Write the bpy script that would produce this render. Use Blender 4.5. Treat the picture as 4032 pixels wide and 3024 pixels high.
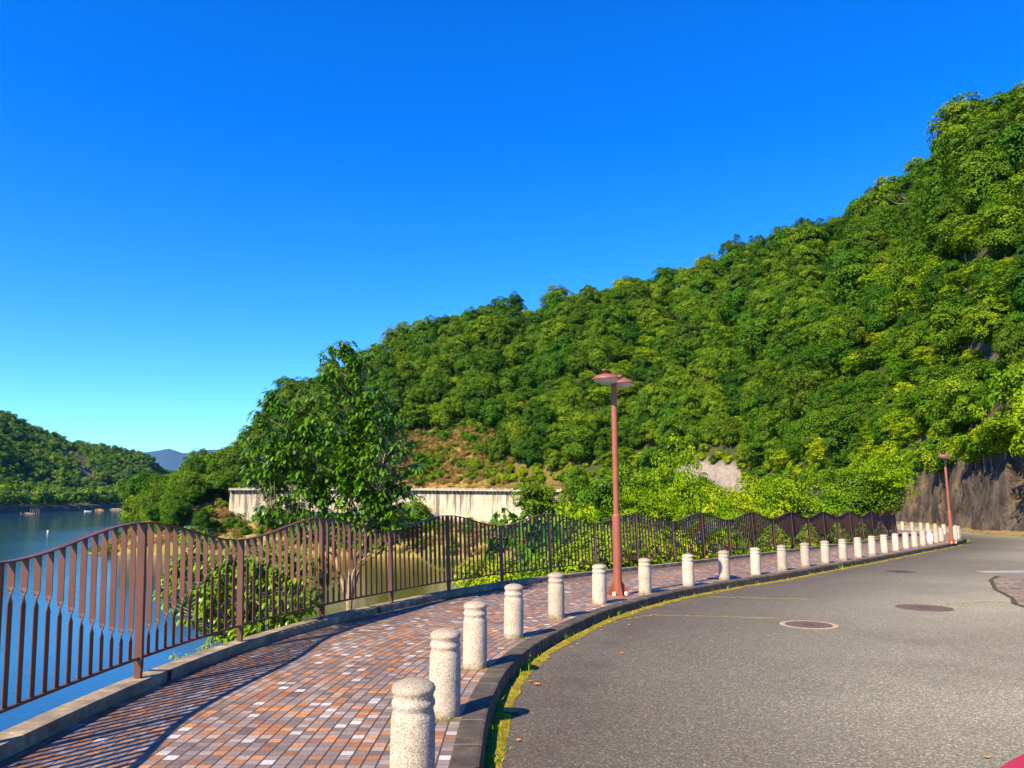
import bpy, bmesh, math, random
import numpy as np
from mathutils import Vector, Matrix, noise
from mathutils.geometry import tessellate_polygon

random.seed(7)
RNG = np.random.default_rng(7)
for o in list(bpy.data.objects):
    bpy.data.objects.remove(o)
S = bpy.context.scene
COL = S.collection

# ------------------------------------------------------------------ camera, sky, sun, exposure
PITCH = math.radians(8.55)
FPX = 2912.0
SLOPE = 0.017818            # the path and road fall gently away from the viewer
cam = bpy.data.cameras.new('camera')
cam.sensor_width = 36.0
cam.lens = 36.0 * FPX / 4032.0
cam.clip_start = 0.05
cam.clip_end = 20000
camo = bpy.data.objects.new('camera', cam)
COL.objects.link(camo)
camo.location = (0, 0, 1.6)
camo.rotation_euler = (math.radians(90) + PITCH, 0, 0)
S.camera = camo

SUN_EL = math.radians(41)
SH = Vector((0.63, 0.777, 0)).normalized()      # direction in which shadows fall
world = bpy.data.worlds.new('World')
S.world = world
world.use_nodes = True
wn = world.node_tree
wn.nodes.clear()
sky = wn.nodes.new('ShaderNodeTexSky')
sky.sky_type = 'NISHITA'
sky.sun_disc = False
sky.sun_elevation = SUN_EL
sky.sun_rotation = math.atan2(-SH.x, -SH.y)
sky.altitude = 0
sky.air_density = 1.0
sky.dust_density = 0.0
sky.ozone_density = 3.0
hs = wn.nodes.new('ShaderNodeHueSaturation')
hs.inputs['Saturation'].default_value = 1.45
hs.inputs['Hue'].default_value = 0.508
hs.inputs['Value'].default_value = 1.0
bg = wn.nodes.new('ShaderNodeBackground')
bg.inputs['Strength'].default_value = 0.13
wo = wn.nodes.new('ShaderNodeOutputWorld')
wn.links.new(sky.outputs[0], hs.inputs['Color'])
tint = wn.nodes.new('ShaderNodeMix'); tint.data_type = 'RGBA'; tint.blend_type = 'MULTIPLY'; tint.inputs[0].default_value = 1
tint.inputs[7].default_value = (0.42, 0.73, 1.0, 1)
wn.links.new(hs.outputs[0], tint.inputs[6])
wn.links.new(tint.outputs[2], bg.inputs['Color'])
wn.links.new(bg.outputs[0], wo.inputs['Surface'])

sd = bpy.data.lights.new('sun', 'SUN')
sd.energy = 5.0
sd.angle = math.radians(0.5)
sd.color = (1.0, 0.84, 0.60)
so = bpy.data.objects.new('sun', sd)
COL.objects.link(so)
so.location = (-30, -40, 60)
ldir = Vector((SH.x * math.cos(SUN_EL), SH.y * math.cos(SUN_EL), -math.sin(SUN_EL)))
so.rotation_euler = ldir.to_track_quat('-Z', 'Y').to_euler()

S.view_settings.view_transform = 'Standard'
S.view_settings.look = 'None'
S.view_settings.exposure = 1.25
S.view_settings.gamma = 1
S.cycles.use_denoising = True
S.cycles.denoiser = 'OPENIMAGEDENOISE'
S.cycles.denoising_input_passes = 'RGB_ALBEDO_NORMAL'
S.cycles.denoising_prefilter = 'ACCURATE'
S.cycles.max_bounces = 6
S.cycles.diffuse_bounces = 3
S.cycles.glossy_bounces = 2
S.cycles.transmission_bounces = 3
S.cycles.transparent_max_bounces = 4
S.cycles.volume_bounces = 0
S.cycles.sample_clamp_indirect = 4.0

# ------------------------------------------------------------------ small helpers
def tag(o, label=None, cat=None, group=None, kind=None):
    if label: o['label'] = label
    if cat: o['category'] = cat
    if group: o['group'] = group
    if kind: o['kind'] = kind
    return o

def empty(name, loc=(0, 0, 0), rz=0.0, **k):
    o = bpy.data.objects.new(name, None)
    COL.objects.link(o)
    o.location = loc
    o.rotation_euler = (0, 0, rz)
    o.empty_display_size = 0.2
    return tag(o, **k)

def copy_tree(o, parent=None):
    c = o.copy()
    COL.objects.link(c)
    c.parent = parent
    for ch in o.children:
        copy_tree(ch, c)
    return c

def np_mesh(name, V, Q, mat=None, uv=None, attr=None, smooth=False):
    """V (n,3); Q (m,3|4) index array, uv (m*k,2), attr {name: per-vertex floats}"""
    V = np.asarray(V, dtype=np.float32)
    Q = np.asarray(Q, dtype=np.int32)
    k = Q.shape[1]
    me = bpy.data.meshes.new(name)
    me.vertices.add(len(V))
    me.vertices.foreach_set('co', V.ravel())
    me.loops.add(Q.size)
    me.loops.foreach_set('vertex_index', Q.ravel())
    me.polygons.add(len(Q))
    me.polygons.foreach_set('loop_start', np.arange(0, Q.size, k, dtype=np.int32))
    me.polygons.foreach_set('loop_total', np.full(len(Q), k, dtype=np.int32))
    me.update(calc_edges=True)
    me.polygons.foreach_set('use_smooth', np.full(len(Q), bool(smooth)))
    if uv is not None:
        l = me.uv_layers.new(name='UVMap')
        l.data.foreach_set('uv', np.asarray(uv, dtype=np.float32)[Q.ravel()].ravel())
    if attr:
        for n, a in attr.items():
            at = me.attributes.new(n, 'FLOAT', 'POINT')
            at.data.foreach_set('value', np.asarray(a, dtype=np.float32))
    if mat: me.materials.append(mat)
    return me

def add(name, me, parent=None, **k):
    o = bpy.data.objects.new(name, me)
    COL.objects.link(o)
    o.parent = parent
    return tag(o, **k)

class MB:
    """collects boxes, tubes and lathes for ONE mesh"""
    def __init__(s):
        s.v = []; s.f = []
    def ring_loft(s, rings, caps=True, close=True):
        b = len(s.v); n = len(rings[0])
        for r in rings: s.v += [tuple(p) for p in r]
        for i in range(len(rings) - 1):
            for j in range(n if close else n - 1):
                a = b + i * n + j; c = b + i * n + (j + 1) % n
                s.f.append((a, c, c + n, a + n))
        if caps:
            s.f.append(tuple(b + j for j in range(n))[::-1])
            s.f.append(tuple(b + (len(rings) - 1) * n + j for j in range(n)))
    def tube(s, p, r, n=8, caps=True):
        p = [Vector(q) for q in p]
        if not hasattr(r, '__len__'): r = [r] * len(p)
        rings = []
        up = Vector((0, 0, 1))
        for i, q in enumerate(p):
            t = (p[min(i + 1, len(p) - 1)] - p[max(i - 1, 0)]).normalized()
            u = t.cross(up if abs(t.z) < 0.95 else Vector((1, 0, 0))).normalized()
            w = t.cross(u).normalized()
            rings.append([q + (u * math.cos(2 * math.pi * k / n) + w * math.sin(2 * math.pi * k / n)) * r[i] for k in range(n)])
        s.ring_loft(rings, caps)
    def lathe(s, prof, n=24, c=(0, 0, 0), caps=True):
        s.ring_loft([[(c[0] + r * math.cos(2 * math.pi * k / n), c[1] + r * math.sin(2 * math.pi * k / n), c[2] + z) for k in range(n)] for r, z in prof], caps)
    def box(s, c, d, R=None):
        hx, hy, hz = d[0] / 2, d[1] / 2, d[2] / 2
        R = R or Matrix.Identity(3)
        c = Vector(c)
        q = [c + R @ Vector((sx * hx, sy * hy, sz * hz)) for sz in (-1, 1) for sx, sy in ((-1, -1), (1, -1), (1, 1), (-1, 1))]
        b = len(s.v); s.v += [tuple(p) for p in q]
        s.f += [(b, b + 3, b + 2, b + 1), (b + 4, b + 5, b + 6, b + 7), (b, b + 1, b + 5, b + 4), (b + 1, b + 2, b + 6, b + 5), (b + 2, b + 3, b + 7, b + 6), (b + 3, b, b + 4, b + 7)]
    def mesh(s, name, mat, smooth=False, bevel=0):
        me = bpy.data.meshes.new(name)
        me.from_pydata(s.v, [], s.f)
        if bevel or smooth:
            bm = bmesh.new(); bm.from_mesh(me)
            if bevel:
                bmesh.ops.bevel(bm, geom=[e for e in bm.edges if e.calc_face_angle(0) > 0.6], offset=bevel, segments=2, affect='EDGES', profile=0.5)
            for e in bm.edges: e.smooth = e.calc_face_angle(0) < 0.7
            for f in bm.faces: f.smooth = smooth
            bm.to_mesh(me); bm.free()
        me.update()
        me.materials.append(mat)
        return me
    def build(s, name, mat, parent=None, smooth=False, bevel=0, **k):
        return add(name, s.mesh(name, mat, smooth, bevel), parent, **k)

# ------------------------------------------------------------------ material helpers
def new_mat(name):
    m = bpy.data.materials.new(name); m.use_nodes = True
    nt = m.node_tree
    return m, nt, nt.nodes['Principled BSDF'], nt.nodes['Material Output']

def nd(nt, t, **k):
    n = nt.nodes.new(t)
    for a, b in k.items():
        if a in n.inputs: n.inputs[a].default_value = b
        else: setattr(n, a, b)
    return n

def tex_noise(nt, vec, scale, detail=4, rough=0.55):
    n = nd(nt, 'ShaderNodeTexNoise'); n.inputs['Scale'].default_value = scale
    n.inputs['Detail'].default_value = detail; n.inputs['Roughness'].default_value = rough
    if vec is not None: nt.links.new(vec, n.inputs['Vector'])
    return n.outputs['Fac']

def ramp(nt, fac, stops, interp='LINEAR'):
    r = nd(nt, 'ShaderNodeValToRGB'); r.color_ramp.interpolation = interp
    e = r.color_ramp.elements
    while len(e) < len(stops): e.new(0.5)
    for q, (p, c) in zip(e, stops):
        q.position = p; q.color = (*c, 1) if len(c) == 3 else c
    nt.links.new(fac, r.inputs['Fac'])
    return r.outputs['Color']

def mix(nt, fac, a, b, mode='MIX'):
    m = nd(nt, 'ShaderNodeMix'); m.data_type = 'RGBA'; m.blend_type = mode
    for k, v in ((0, fac), (6, a), (7, b)):
        if isinstance(v, (int, float)): m.inputs[k].default_value = v
        elif isinstance(v, tuple): m.inputs[k].default_value = (*v, 1)
        else: nt.links.new(v, m.inputs[k])
    return m.outputs[2]

def bump(nt, h, strength, dist, bsdf):
    b = nd(nt, 'ShaderNodeBump'); b.inputs['Strength'].default_value = strength; b.inputs['Distance'].default_value = dist
    nt.links.new(h, b.inputs['Height']); nt.links.new(b.outputs[0], bsdf.inputs['Normal'])

def math_n(nt, op, a, b=None, c=None):
    m = nd(nt, 'ShaderNodeMath'); m.operation = op
    for k, v in enumerate((a, b, c)):
        if v is None: continue
        if isinstance(v, (int, float)): m.inputs[k].default_value = v
        else: nt.links.new(v, m.inputs[k])
    return m.outputs[0]

def objcoord(nt): return nd(nt, 'ShaderNodeTexCoord').outputs['Object']
def geopos(nt): return nd(nt, 'ShaderNodeNewGeometry').outputs['Position']

def mat_noise(name, c1, c2, scale=4, rough=0.7, c3=None, scale2=40, b=0.3, bd=0.01, spec=0.3, metal=0.0, world=False):
    m, nt, p, out = new_mat(name)
    v = geopos(nt) if world else objcoord(nt)
    f = tex_noise(nt, v, scale, 5)
    col = ramp(nt, f, [(0.35, c1), (0.65, c2)])
    f2 = tex_noise(nt, v, scale2, 3)
    if c3: col = mix(nt, ramp(nt, f2, [(0.5, (0, 0, 0)), (0.62, (1, 1, 1))]), col, c3)
    nt.links.new(col, p.inputs['Base Color'])
    p.inputs['Roughness'].default_value = rough
    p.inputs['Specular IOR Level'].default_value = spec
    p.inputs['Metallic'].default_value = metal
    if b: bump(nt, f2, b, bd, p)
    return m

def mat_leaf(name, dark, light, warm, rough=0.65, spec=0.12, trans=0.2, hue=0.5):
    """leaf material: 'tint' varies per clump and per leaf, object random varies per tree"""
    m, nt, p, out = new_mat(name)
    at = nd(nt, 'ShaderNodeAttribute'); at.attribute_name = 'tint'
    oi = nd(nt, 'ShaderNodeObjectInfo')
    col = ramp(nt, at.outputs['Fac'], [(0.0, dark), (0.55, light), (1.0, warm)])
    sh = math_n(nt, 'MULTIPLY_ADD', oi.outputs['Random'], 0.05 * hue * 2, 0.5 - 0.025 * hue * 2)
    vv = math_n(nt, 'MULTIPLY_ADD', oi.outputs['Random'], -0.45, 1.2)
    h = nd(nt, 'ShaderNodeHueSaturation')
    nt.links.new(sh, h.inputs['Hue']); nt.links.new(vv, h.inputs['Value']); nt.links.new(col, h.inputs['Color'])
    nt.links.new(h.outputs[0], p.inputs['Base Color'])
    p.inputs['Roughness'].default_value = rough
    p.inputs['Specular IOR Level'].default_value = spec
    tr = nd(nt, 'ShaderNodeBsdfTranslucent'); nt.links.new(h.outputs[0], tr.inputs['Color'])
    ms = nd(nt, 'ShaderNodeMixShader'); ms.inputs[0].default_value = trans
    nt.links.new(p.outputs[0], ms.inputs[1]); nt.links.new(tr.outputs[0], ms.inputs[2])
    nt.links.new(ms.outputs[0], out.inputs['Surface'])
    return m

M = {}
M['hill_leaf'] = mat_leaf('broad_leaves', (0.028, 0.088, 0.003), (0.088, 0.19, 0.004), (0.175, 0.25, 0.004))
M['dark_leaf'] = mat_leaf('dark_leaves', (0.018, 0.062, 0.003), (0.056, 0.13, 0.004), (0.11, 0.18, 0.004))
M['yellow_leaf'] = mat_leaf('spring_leaves', (0.10, 0.20, 0.002), (0.21, 0.34, 0.003), (0.34, 0.36, 0.003), trans=0.3)
M['oak_leaf'] = mat_leaf('glossy_leaves', (0.035, 0.115, 0.003), (0.085, 0.21, 0.004), (0.20, 0.30, 0.005), rough=0.28, spec=0.6, trans=0.2, hue=0.2)
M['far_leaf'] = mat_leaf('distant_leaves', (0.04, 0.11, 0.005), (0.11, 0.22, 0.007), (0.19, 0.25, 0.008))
M['bark'] = mat_noise('grey_bark', (0.10, 0.075, 0.05), (0.24, 0.19, 0.13), 14, 0.85, b=0.6, scale2=60)
M['pale_bark'] = mat_noise('pale_bark', (0.20, 0.15, 0.09), (0.36, 0.27, 0.17), 10, 0.8, b=0.4)

def mat_tiles():
    m, nt, p, out = new_mat('paving_tiles')
    uv = nd(nt, 'ShaderNodeUVMap').outputs[0]
    sp = nd(nt, 'ShaderNodeSeparateXYZ'); nt.links.new(uv, sp.inputs[0])
    TW, TL = 0.094, 0.090
    cu = math_n(nt, 'DIVIDE', sp.outputs[0], TW); cv = math_n(nt, 'DIVIDE', sp.outputs[1], TL)
    iu = math_n(nt, 'FLOOR', cu); iv = math_n(nt, 'FLOOR', cv)
    fu = math_n(nt, 'FRACT', cu); fv = math_n(nt, 'FRACT', cv)
    cm = nd(nt, 'ShaderNodeCombineXYZ'); nt.links.new(iu, cm.inputs[0]); nt.links.new(iv, cm.inputs[1])
    wn_ = nd(nt, 'ShaderNodeTexWhiteNoise'); wn_.noise_dimensions = '3D'; nt.links.new(cm.outputs[0], wn_.inputs['Vector'])
    pal = [(0.0, (0.30, 0.135, 0.055)), (0.15, (0.39, 0.185, 0.075)), (0.29, (0.155, 0.118, 0.095)), (0.46, (0.23, 0.178, 0.155)),
           (0.66, (0.30, 0.235, 0.195)), (0.80, (0.205, 0.155, 0.125)), (0.955, (0.46, 0.43, 0.40))]
    col = ramp(nt, wn_.outputs['Value'], pal, 'CONSTANT')
    vv_ = nd(nt, 'ShaderNodeHueSaturation'); nt.links.new(col, vv_.inputs['Color'])
    sc_ = nd(nt, 'ShaderNodeSeparateColor'); nt.links.new(wn_.outputs['Color'], sc_.inputs[0])
    nt.links.new(math_n(nt, 'MULTIPLY_ADD', sc_.outputs[1], .4, .8), vv_.inputs['Value']); col = vv_.outputs[0]
    pos = geopos(nt)
    n1 = tex_noise(nt, pos, 55, 5, 0.7)
    col = mix(nt, 0.55, col, ramp(nt, n1, [(0.3, (0.30, 0.27, 0.26)), (0.5, (0.95, 0.95, 0.95)), (0.7, (1.45, 1.45, 1.45))]), 'MULTIPLY')
    n2 = tex_noise(nt, pos, 0.9, 4)
    col = mix(nt, 0.45, col, ramp(nt, n2, [(0.35, (0.6, 0.58, 0.55)), (0.65, (1.15, 1.15, 1.15))]), 'MULTIPLY')
    # darker towards the fence kerb (u large)
    kerb_dark = ramp(nt, math_n(nt, 'MULTIPLY', math_n(nt, 'MULTIPLY_ADD', n2, 1.3, sp.outputs[0]), 0.25), [(0.70, (0, 0, 0)), (0.93, (0.8, 0.8, 0.8))])
    col = mix(nt, kerb_dark, col, mix(nt, 0.8, col, (0.28, 0.23, 0.20), 'MULTIPLY'))
    ju = math_n(nt, 'MINIMUM', fu, math_n(nt, 'SUBTRACT', 1.0, fu))
    jv = math_n(nt, 'MINIMUM', fv, math_n(nt, 'SUBTRACT', 1.0, fv))
    du = math_n(nt, 'LESS_THAN', ju, 0.07); dv = math_n(nt, 'LESS_THAN', jv, 0.036)
    j = math_n(nt, 'MAXIMUM', du, math_n(nt, 'MULTIPLY', dv, 0.75))
    col = mix(nt, j, col, (0.045, 0.03, 0.025))
    nt.links.new(col, p.inputs['Base Color'])
    p.inputs['Roughness'].default_value = 0.65
    h = math_n(nt, 'SUBTRACT', math_n(nt, 'MULTIPLY', n1, 0.3), j)
    bump(nt, h, 0.5, 0.004, p)
    return m
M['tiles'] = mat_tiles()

def mat_asphalt():
    m, nt, p, out = new_mat('asphalt')
    pos = geopos(nt)
    big = tex_noise(nt, pos, 0.16, 4)
    mid = tex_noise(nt, pos, 1.3, 5)
    col = ramp(nt, big, [(0.35, (0.205, 0.19, 0.135)), (0.62, (0.32, 0.31, 0.22))])
    # wear: darker, fresher binder along the kerb side, paler where wheels have run
    sx = nd(nt, 'ShaderNodeSeparateXYZ'); nt.links.new(pos, sx.inputs[0])
    at = nd(nt, 'ShaderNodeAttribute'); at.attribute_name = 'edge'
    col = mix(nt, math_n(nt, 'MULTIPLY', at.outputs['Fac'], math_n(nt, 'MULTIPLY_ADD', mid, 0.5, 0.68)), col, (0.066, 0.053, 0.036))
    col = mix(nt, 0.5, col, ramp(nt, mid, [(0.3, (0.7, 0.68, 0.66)), (0.7, (1.15, 1.12, 1.08))]), 'MULTIPLY')
    vo = nd(nt, 'ShaderNodeTexVoronoi'); vo.inputs['Scale'].default_value = 85; nt.links.new(pos, vo.inputs['Vector'])
    sc = nd(nt, 'ShaderNodeSeparateColor'); nt.links.new(vo.outputs['Color'], sc.inputs[0])
    col = mix(nt, 0.75, col, ramp(nt, sc.outputs[0], [(0.0, (0.42, 0.40, 0.38)), (0.55, (0.95, 0.95, 0.93)), (0.88, (1.5, 1.45, 1.35)), (1.0, (3.2, 3.0, 2.7))]), 'MULTIPLY')
    nt.links.new(col, p.inputs['Base Color'])
    p.inputs['Roughness'].default_value = 0.75
    bump(nt, vo.outputs['Distance'], 0.5, 0.004, p)
    return m
M['asphalt'] = mat_asphalt()

def mat_kerb(name, c1, c2, c3, joint, band):
    m, nt, p, out = new_mat(name)
    uv = nd(nt, 'ShaderNodeUVMap').outputs[0]
    sp = nd(nt, 'ShaderNodeSeparateXYZ'); nt.links.new(uv, sp.inputs[0])
    pos = geopos(nt)
    n = tex_noise(nt, pos, 5, 6, 0.7)
    col = ramp(nt, n, [(0.35, c1), (0.55, c2), (0.72, c3)])
    if band:   # lime and damp streaks, each kerb stone its own tone
        iv = math_n(nt, 'FLOOR', math_n(nt, 'DIVIDE', sp.outputs[1], joint))
        w = nd(nt, 'ShaderNodeTexWhiteNoise'); w.noise_dimensions = '1D'; nt.links.new(iv, w.inputs['W'])
        col = mix(nt, 0.6, col, ramp(nt, w.outputs['Value'], [(0, (0.65, 0.62, 0.58)), (1, (1.3, 1.3, 1.25))]), 'MULTIPLY')
    fv = math_n(nt, 'FRACT', math_n(nt, 'DIVIDE', sp.outputs[1], joint))
    j = math_n(nt, 'LESS_THAN', fv, 0.018)
    col = mix(nt, j, col, (0.02, 0.016, 0.012) if not band else (0.22, 0.19, 0.15))
    nt.links.new(col, p.inputs['Base Color'])
    p.inputs['Roughness'].default_value = 0.85
    bump(nt, math_n(nt, 'SUBTRACT', tex_noise(nt, pos, 60, 4), j), 0.5, 0.006, p)
    return m
M['kerb'] = mat_kerb('dark_kerb', (0.036, 0.027, 0.019), (0.070, 0.054, 0.036), (0.15, 0.115, 0.07), 0.6, True)
M['edge_kerb'] = mat_kerb('edge_kerb', (0.13, 0.10, 0.06), (0.24, 0.185, 0.11), (0.50, 0.38, 0.22), 3.8, False)

def mat_granite():
    m, nt, p, out = new_mat('granite')
    v = objcoord(nt)
    oi = nd(nt, 'ShaderNodeObjectInfo')
    add_ = nd(nt, 'ShaderNodeVectorMath'); add_.operation = 'ADD'
    nt.links.new(v, add_.inputs[0]); nt.links.new(oi.outputs['Location'], add_.inputs[1])
    v2 = add_.outputs[0]
    vo = nd(nt, 'ShaderNodeTexVoronoi'); vo.inputs['Scale'].default_value = 170; nt.links.new(v2, vo.inputs['Vector'])
    sc = nd(nt, 'ShaderNodeSeparateColor'); nt.links.new(vo.outputs['Color'], sc.inputs[0])
    col = ramp(nt, sc.outputs[0], [(0.0, (0.20, 0.165, 0.125)), (0.25, (0.36, 0.305, 0.235)), (0.6, (0.46, 0.39, 0.30)), (0.9, (0.56, 0.49, 0.39))])
    sp = nd(nt, 'ShaderNodeSeparateXYZ'); nt.links.new(v, sp.inputs[0])
    n = tex_noise(nt, v2, 9, 5, 0.7)
    # grime: lichen on the dome, damp foot, patches
    hz = math_n(nt, 'MULTIPLY_ADD', sp.outputs[2], 1.0, math_n(nt, 'MULTIPLY', n, 0.16))
    top = ramp(nt, hz, [(0.68, (0, 0, 0)), (0.72, (1, 1, 1))])
    foot = ramp(nt, hz, [(0.08, (1, 1, 1)), (0.15, (0, 0, 0))])
    col = mix(nt, math_n(nt, 'MULTIPLY', top, 0.55), col, (0.16, 0.14, 0.10))
    col = mix(nt, math_n(nt, 'MULTIPLY', foot, 0.6), col, (0.13, 0.10, 0.065))
    col = mix(nt, 0.5, col, ramp(nt, n, [(0.35, (0.72, 0.66, 0.60)), (0.6, (1.08, 1.05, 1.05))]), 'MULTIPLY')
    nt.links.new(col, p.inputs['Base Color'])
    p.inputs['Roughness'].default_value = 0.9
    p.inputs['Specular IOR Level'].default_value = 0.2
    oi2 = math_n(nt, 'MULTIPLY_ADD', oi.outputs['Random'], .34, .82)
    hb = nd(nt, 'ShaderNodeHueSaturation'); nt.links.new(oi2, hb.inputs['Value']); nt.links.new(col, hb.inputs['Color']); nt.links.new(hb.outputs[0], p.inputs['Base Color'])
    bump(nt, tex_noise(nt, v2, 75, 3), 0.5, 0.007, p)
    return m
M['granite'] = mat_granite()

M['fence'] = mat_noise('brown_fence_paint', (0.085, 0.031, 0.020), (0.110, 0.041, 0.027), 3, 0.5, b=0.15, scale2=180, bd=0.001, spec=0.5, world=True)
M['lamp'] = mat_noise('red_brown_pole_paint', (0.22, 0.066, 0.036), (0.265, 0.082, 0.045), 2.5, 0.5, b=0.2, scale2=120, bd=0.001, spec=0.4)
M['lens'] = mat_noise('frosted_lens', (0.42, 0.40, 0.36), (0.50, 0.47, 0.43), 6, 0.35, b=0)
M['cap'] = mat_noise('cream_plastic', (0.62, 0.58, 0.42), (0.70, 0.66, 0.5), 20, 0.5, b=0)
M['iron'] = mat_noise('cast_iron', (0.07, 0.045, 0.035), (0.12, 0.08, 0.065), 12, 0.6, c3=(0.16, 0.10, 0.07), scale2=70, b=0.5, bd=0.004)
M['dark_iron'] = mat_noise('dark_iron', (0.04, 0.03, 0.04), (0.07, 0.055, 0.06), 30, 0.6, b=0.4)
M['ringc'] = mat_noise('ring_concrete', (0.27, 0.20, 0.12), (0.38, 0.29, 0.18), 8, 0.85, b=0.3)
M['steel'] = mat_noise('galvanised_steel', (0.40, 0.42, 0.42), (0.55, 0.56, 0.54), 20, 0.4, metal=0.5, b=0.1)
M['moss'] = mat_noise('yellow_moss', (0.14, 0.10, 0.006), (0.34, 0.245, 0.009), 9, 0.95, c3=(0.17, 0.16, 0.01), scale2=45, b=0.9, bd=0.02, world=True)
M['weed'] = mat_leaf('weed_leaves', (0.10, 0.19, 0.006), (0.20, 0.33, 0.008), (0.36, 0.36, 0.02))
M['dead'] = mat_noise('dead_leaves', (0.42, 0.14, 0.03), (0.62, 0.30, 0.08), 20, 0.7, b=0)
M['soil'] = mat_noise('bank_soil', (0.055, 0.045, 0.018), (0.13, 0.12, 0.03), 0.8, 0.95, c3=(0.09, 0.13, 0.015), scale2=5, b=0.8, bd=0.1, world=True)
M['grass'] = mat_noise('dry_grass', (0.17, 0.13, 0.03), (0.30, 0.21, 0.06), 0.35, 0.95, c3=(0.13, 0.17, 0.015), scale2=1.6, b=0.9, bd=0.2, world=True)
M['paper'] = mat_noise('white_sheet', (0.75, 0.74, 0.78), (0.82, 0.80, 0.84), 6, 0.5, b=0)
M['pink'] = mat_noise('pink_print', (0.65, 0.22, 0.30), (0.7, 0.3, 0.4), 6, 0.5, b=0)
M['blue'] = mat_noise('blue_print', (0.10, 0.08, 0.45), (0.15, 0.12, 0.5), 6, 0.5, b=0)
M['red'] = mat_noise('red_car_paint', (0.30, 0.012, 0.002), (0.33, 0.014, 0.003), 3, 0.22, b=0, spec=0.7)
M['glass'] = mat_noise('dark_glass', (0.02, 0.022, 0.025), (0.03, 0.03, 0.035), 3, 0.06, b=0, spec=0.8)
M['tyre'] = mat_noise('tyre_rubber', (0.02, 0.02, 0.02), (0.03, 0.03, 0.03), 10, 0.8, b=0.2)
M['white'] = mat_noise('white_plastic', (0.75, 0.74, 0.72), (0.82, 0.81, 0.8), 5, 0.5, b=0)
M['apron'] = mat_noise('worn_concrete', (0.10, 0.072, 0.055), (0.185, 0.135, 0.10), 1.4, 0.9, c3=(0.27, 0.22, 0.16), scale2=8, b=0.5, bd=0.01, world=True)
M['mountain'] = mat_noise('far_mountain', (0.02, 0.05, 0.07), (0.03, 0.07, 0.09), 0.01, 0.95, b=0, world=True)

def mat_hill():
    m, nt, p, out = new_mat('hill_ground')
    pos = geopos(nt)
    at = nd(nt, 'ShaderNodeAttribute'); at.attribute_name = 'rock'
    ap = nd(nt, 'ShaderNodeAttribute'); ap.attribute_name = 'pale'
    ag = nd(nt, 'ShaderNodeAttribute'); ag.attribute_name = 'dry'
    f = tex_noise(nt, pos, 0.25, 6, 0.65)
    soil = ramp(nt, f, [(0.32, (0.03, 0.045, 0.010)), (0.55, (0.06, 0.065, 0.018)), (0.72, (0.13, 0.085, 0.035))])
    g = tex_noise(nt, pos, 0.9, 6, 0.7)
    dry = ramp(nt, g, [(0.30, (0.09, 0.11, 0.012)), (0.45, (0.20, 0.15, 0.03)), (0.58, (0.32, 0.17, 0.06)), (0.72, (0.38, 0.22, 0.10))])
    col = mix(nt, ag.outputs['Fac'], soil, dry)
    # weathered shotcrete and rock: slanting dark streaks, rusty and buff patches
    mp = nd(nt, 'ShaderNodeMapping'); nt.links.new(pos, mp.inputs['Vector'])
    mp.inputs['Rotation'].default_value = (0.5, 0.7, 0.4); mp.inputs['Scale'].default_value = (1.2, 1.2, 0.5)
    r1 = tex_noise(nt, mp.outputs[0], 0.9, 7, 0.7)
    r2 = tex_noise(nt, pos, 0.35, 4)
    rk = ramp(nt, r1, [(0.30, (0.03, 0.024, 0.022)), (0.47, (0.068, 0.053, 0.042)), (0.60, (0.125, 0.095, 0.065)), (0.75, (0.24, 0.18, 0.10))])
    rk = mix(nt, ramp(nt, r2, [(0.52, (0, 0, 0)), (0.66, (0.6, 0.6, 0.6))]), rk, (0.26, 0.17, 0.08))
    col = mix(nt, at.outputs['Fac'], col, rk)
    col = mix(nt, ap.outputs['Fac'], col, ramp(nt, r1, [(0.3, (0.17, 0.14, 0.12)), (0.7, (0.34, 0.285, 0.235))]))
    nt.links.new(col, p.inputs['Base Color'])
    p.inputs['Roughness'].default_value = 0.95
    p.inputs['Specular IOR Level'].default_value = 0.15
    bump(nt, math_n(nt, 'ADD', r1, math_n(nt, 'MULTIPLY', g, 0.5)), 0.9, 0.7, p)
    return m
M['hill'] = mat_hill()

def mat_wall():
    m, nt, p, out = new_mat('stained_concrete')
    uv = nd(nt, 'ShaderNodeUVMap').outputs[0]
    mp = nd(nt, 'ShaderNodeMapping'); nt.links.new(uv, mp.inputs['Vector']); mp.inputs['Scale'].default_value = (0.75, 0.05, 1)
    st = tex_noise(nt, mp.outputs[0], 1.0, 5, 0.7)
    mp2 = nd(nt, 'ShaderNodeMapping'); nt.links.new(uv, mp2.inputs['Vector']); mp2.inputs['Scale'].default_value = (0.5, 0.5, 1)
    n2 = tex_noise(nt, mp2.outputs[0], 1.0, 5, 0.6)
    col = ramp(nt, n2, [(0.3, (0.36, 0.30, 0.20)), (0.7, (0.50, 0.43, 0.31))])
    sp = nd(nt, 'ShaderNodeSeparateXYZ'); nt.links.new(uv, sp.inputs[0])
    k = math_n(nt, 'MULTIPLY_ADD', sp.outputs[1], -0.016, st)          # streaks fade downwards from the top
    col = mix(nt, ramp(nt, k, [(0.44, (0, 0, 0)), (0.52, (0.85, 0.85, 0.85))]), col, (0.085, 0.07, 0.06))
    j = math_n(nt, 'LESS_THAN', math_n(nt, 'FRACT', math_n(nt, 'DIVIDE', sp.outputs[1], 2.4)), 0.03)
    j2 = math_n(nt, 'LESS_THAN', math_n(nt, 'FRACT', math_n(nt, 'DIVIDE', sp.outputs[0], 9.0)), 0.015)
    col = mix(nt, math_n(nt, 'MULTIPLY', math_n(nt, 'MAXIMUM', j, j2), 0.5), col, (0.15, 0.12, 0.09))
    nt.links.new(col, p.inputs['Base Color']); p.inputs['Roughness'].default_value = 0.9
    return m
M['wall'] = mat_wall()
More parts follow.
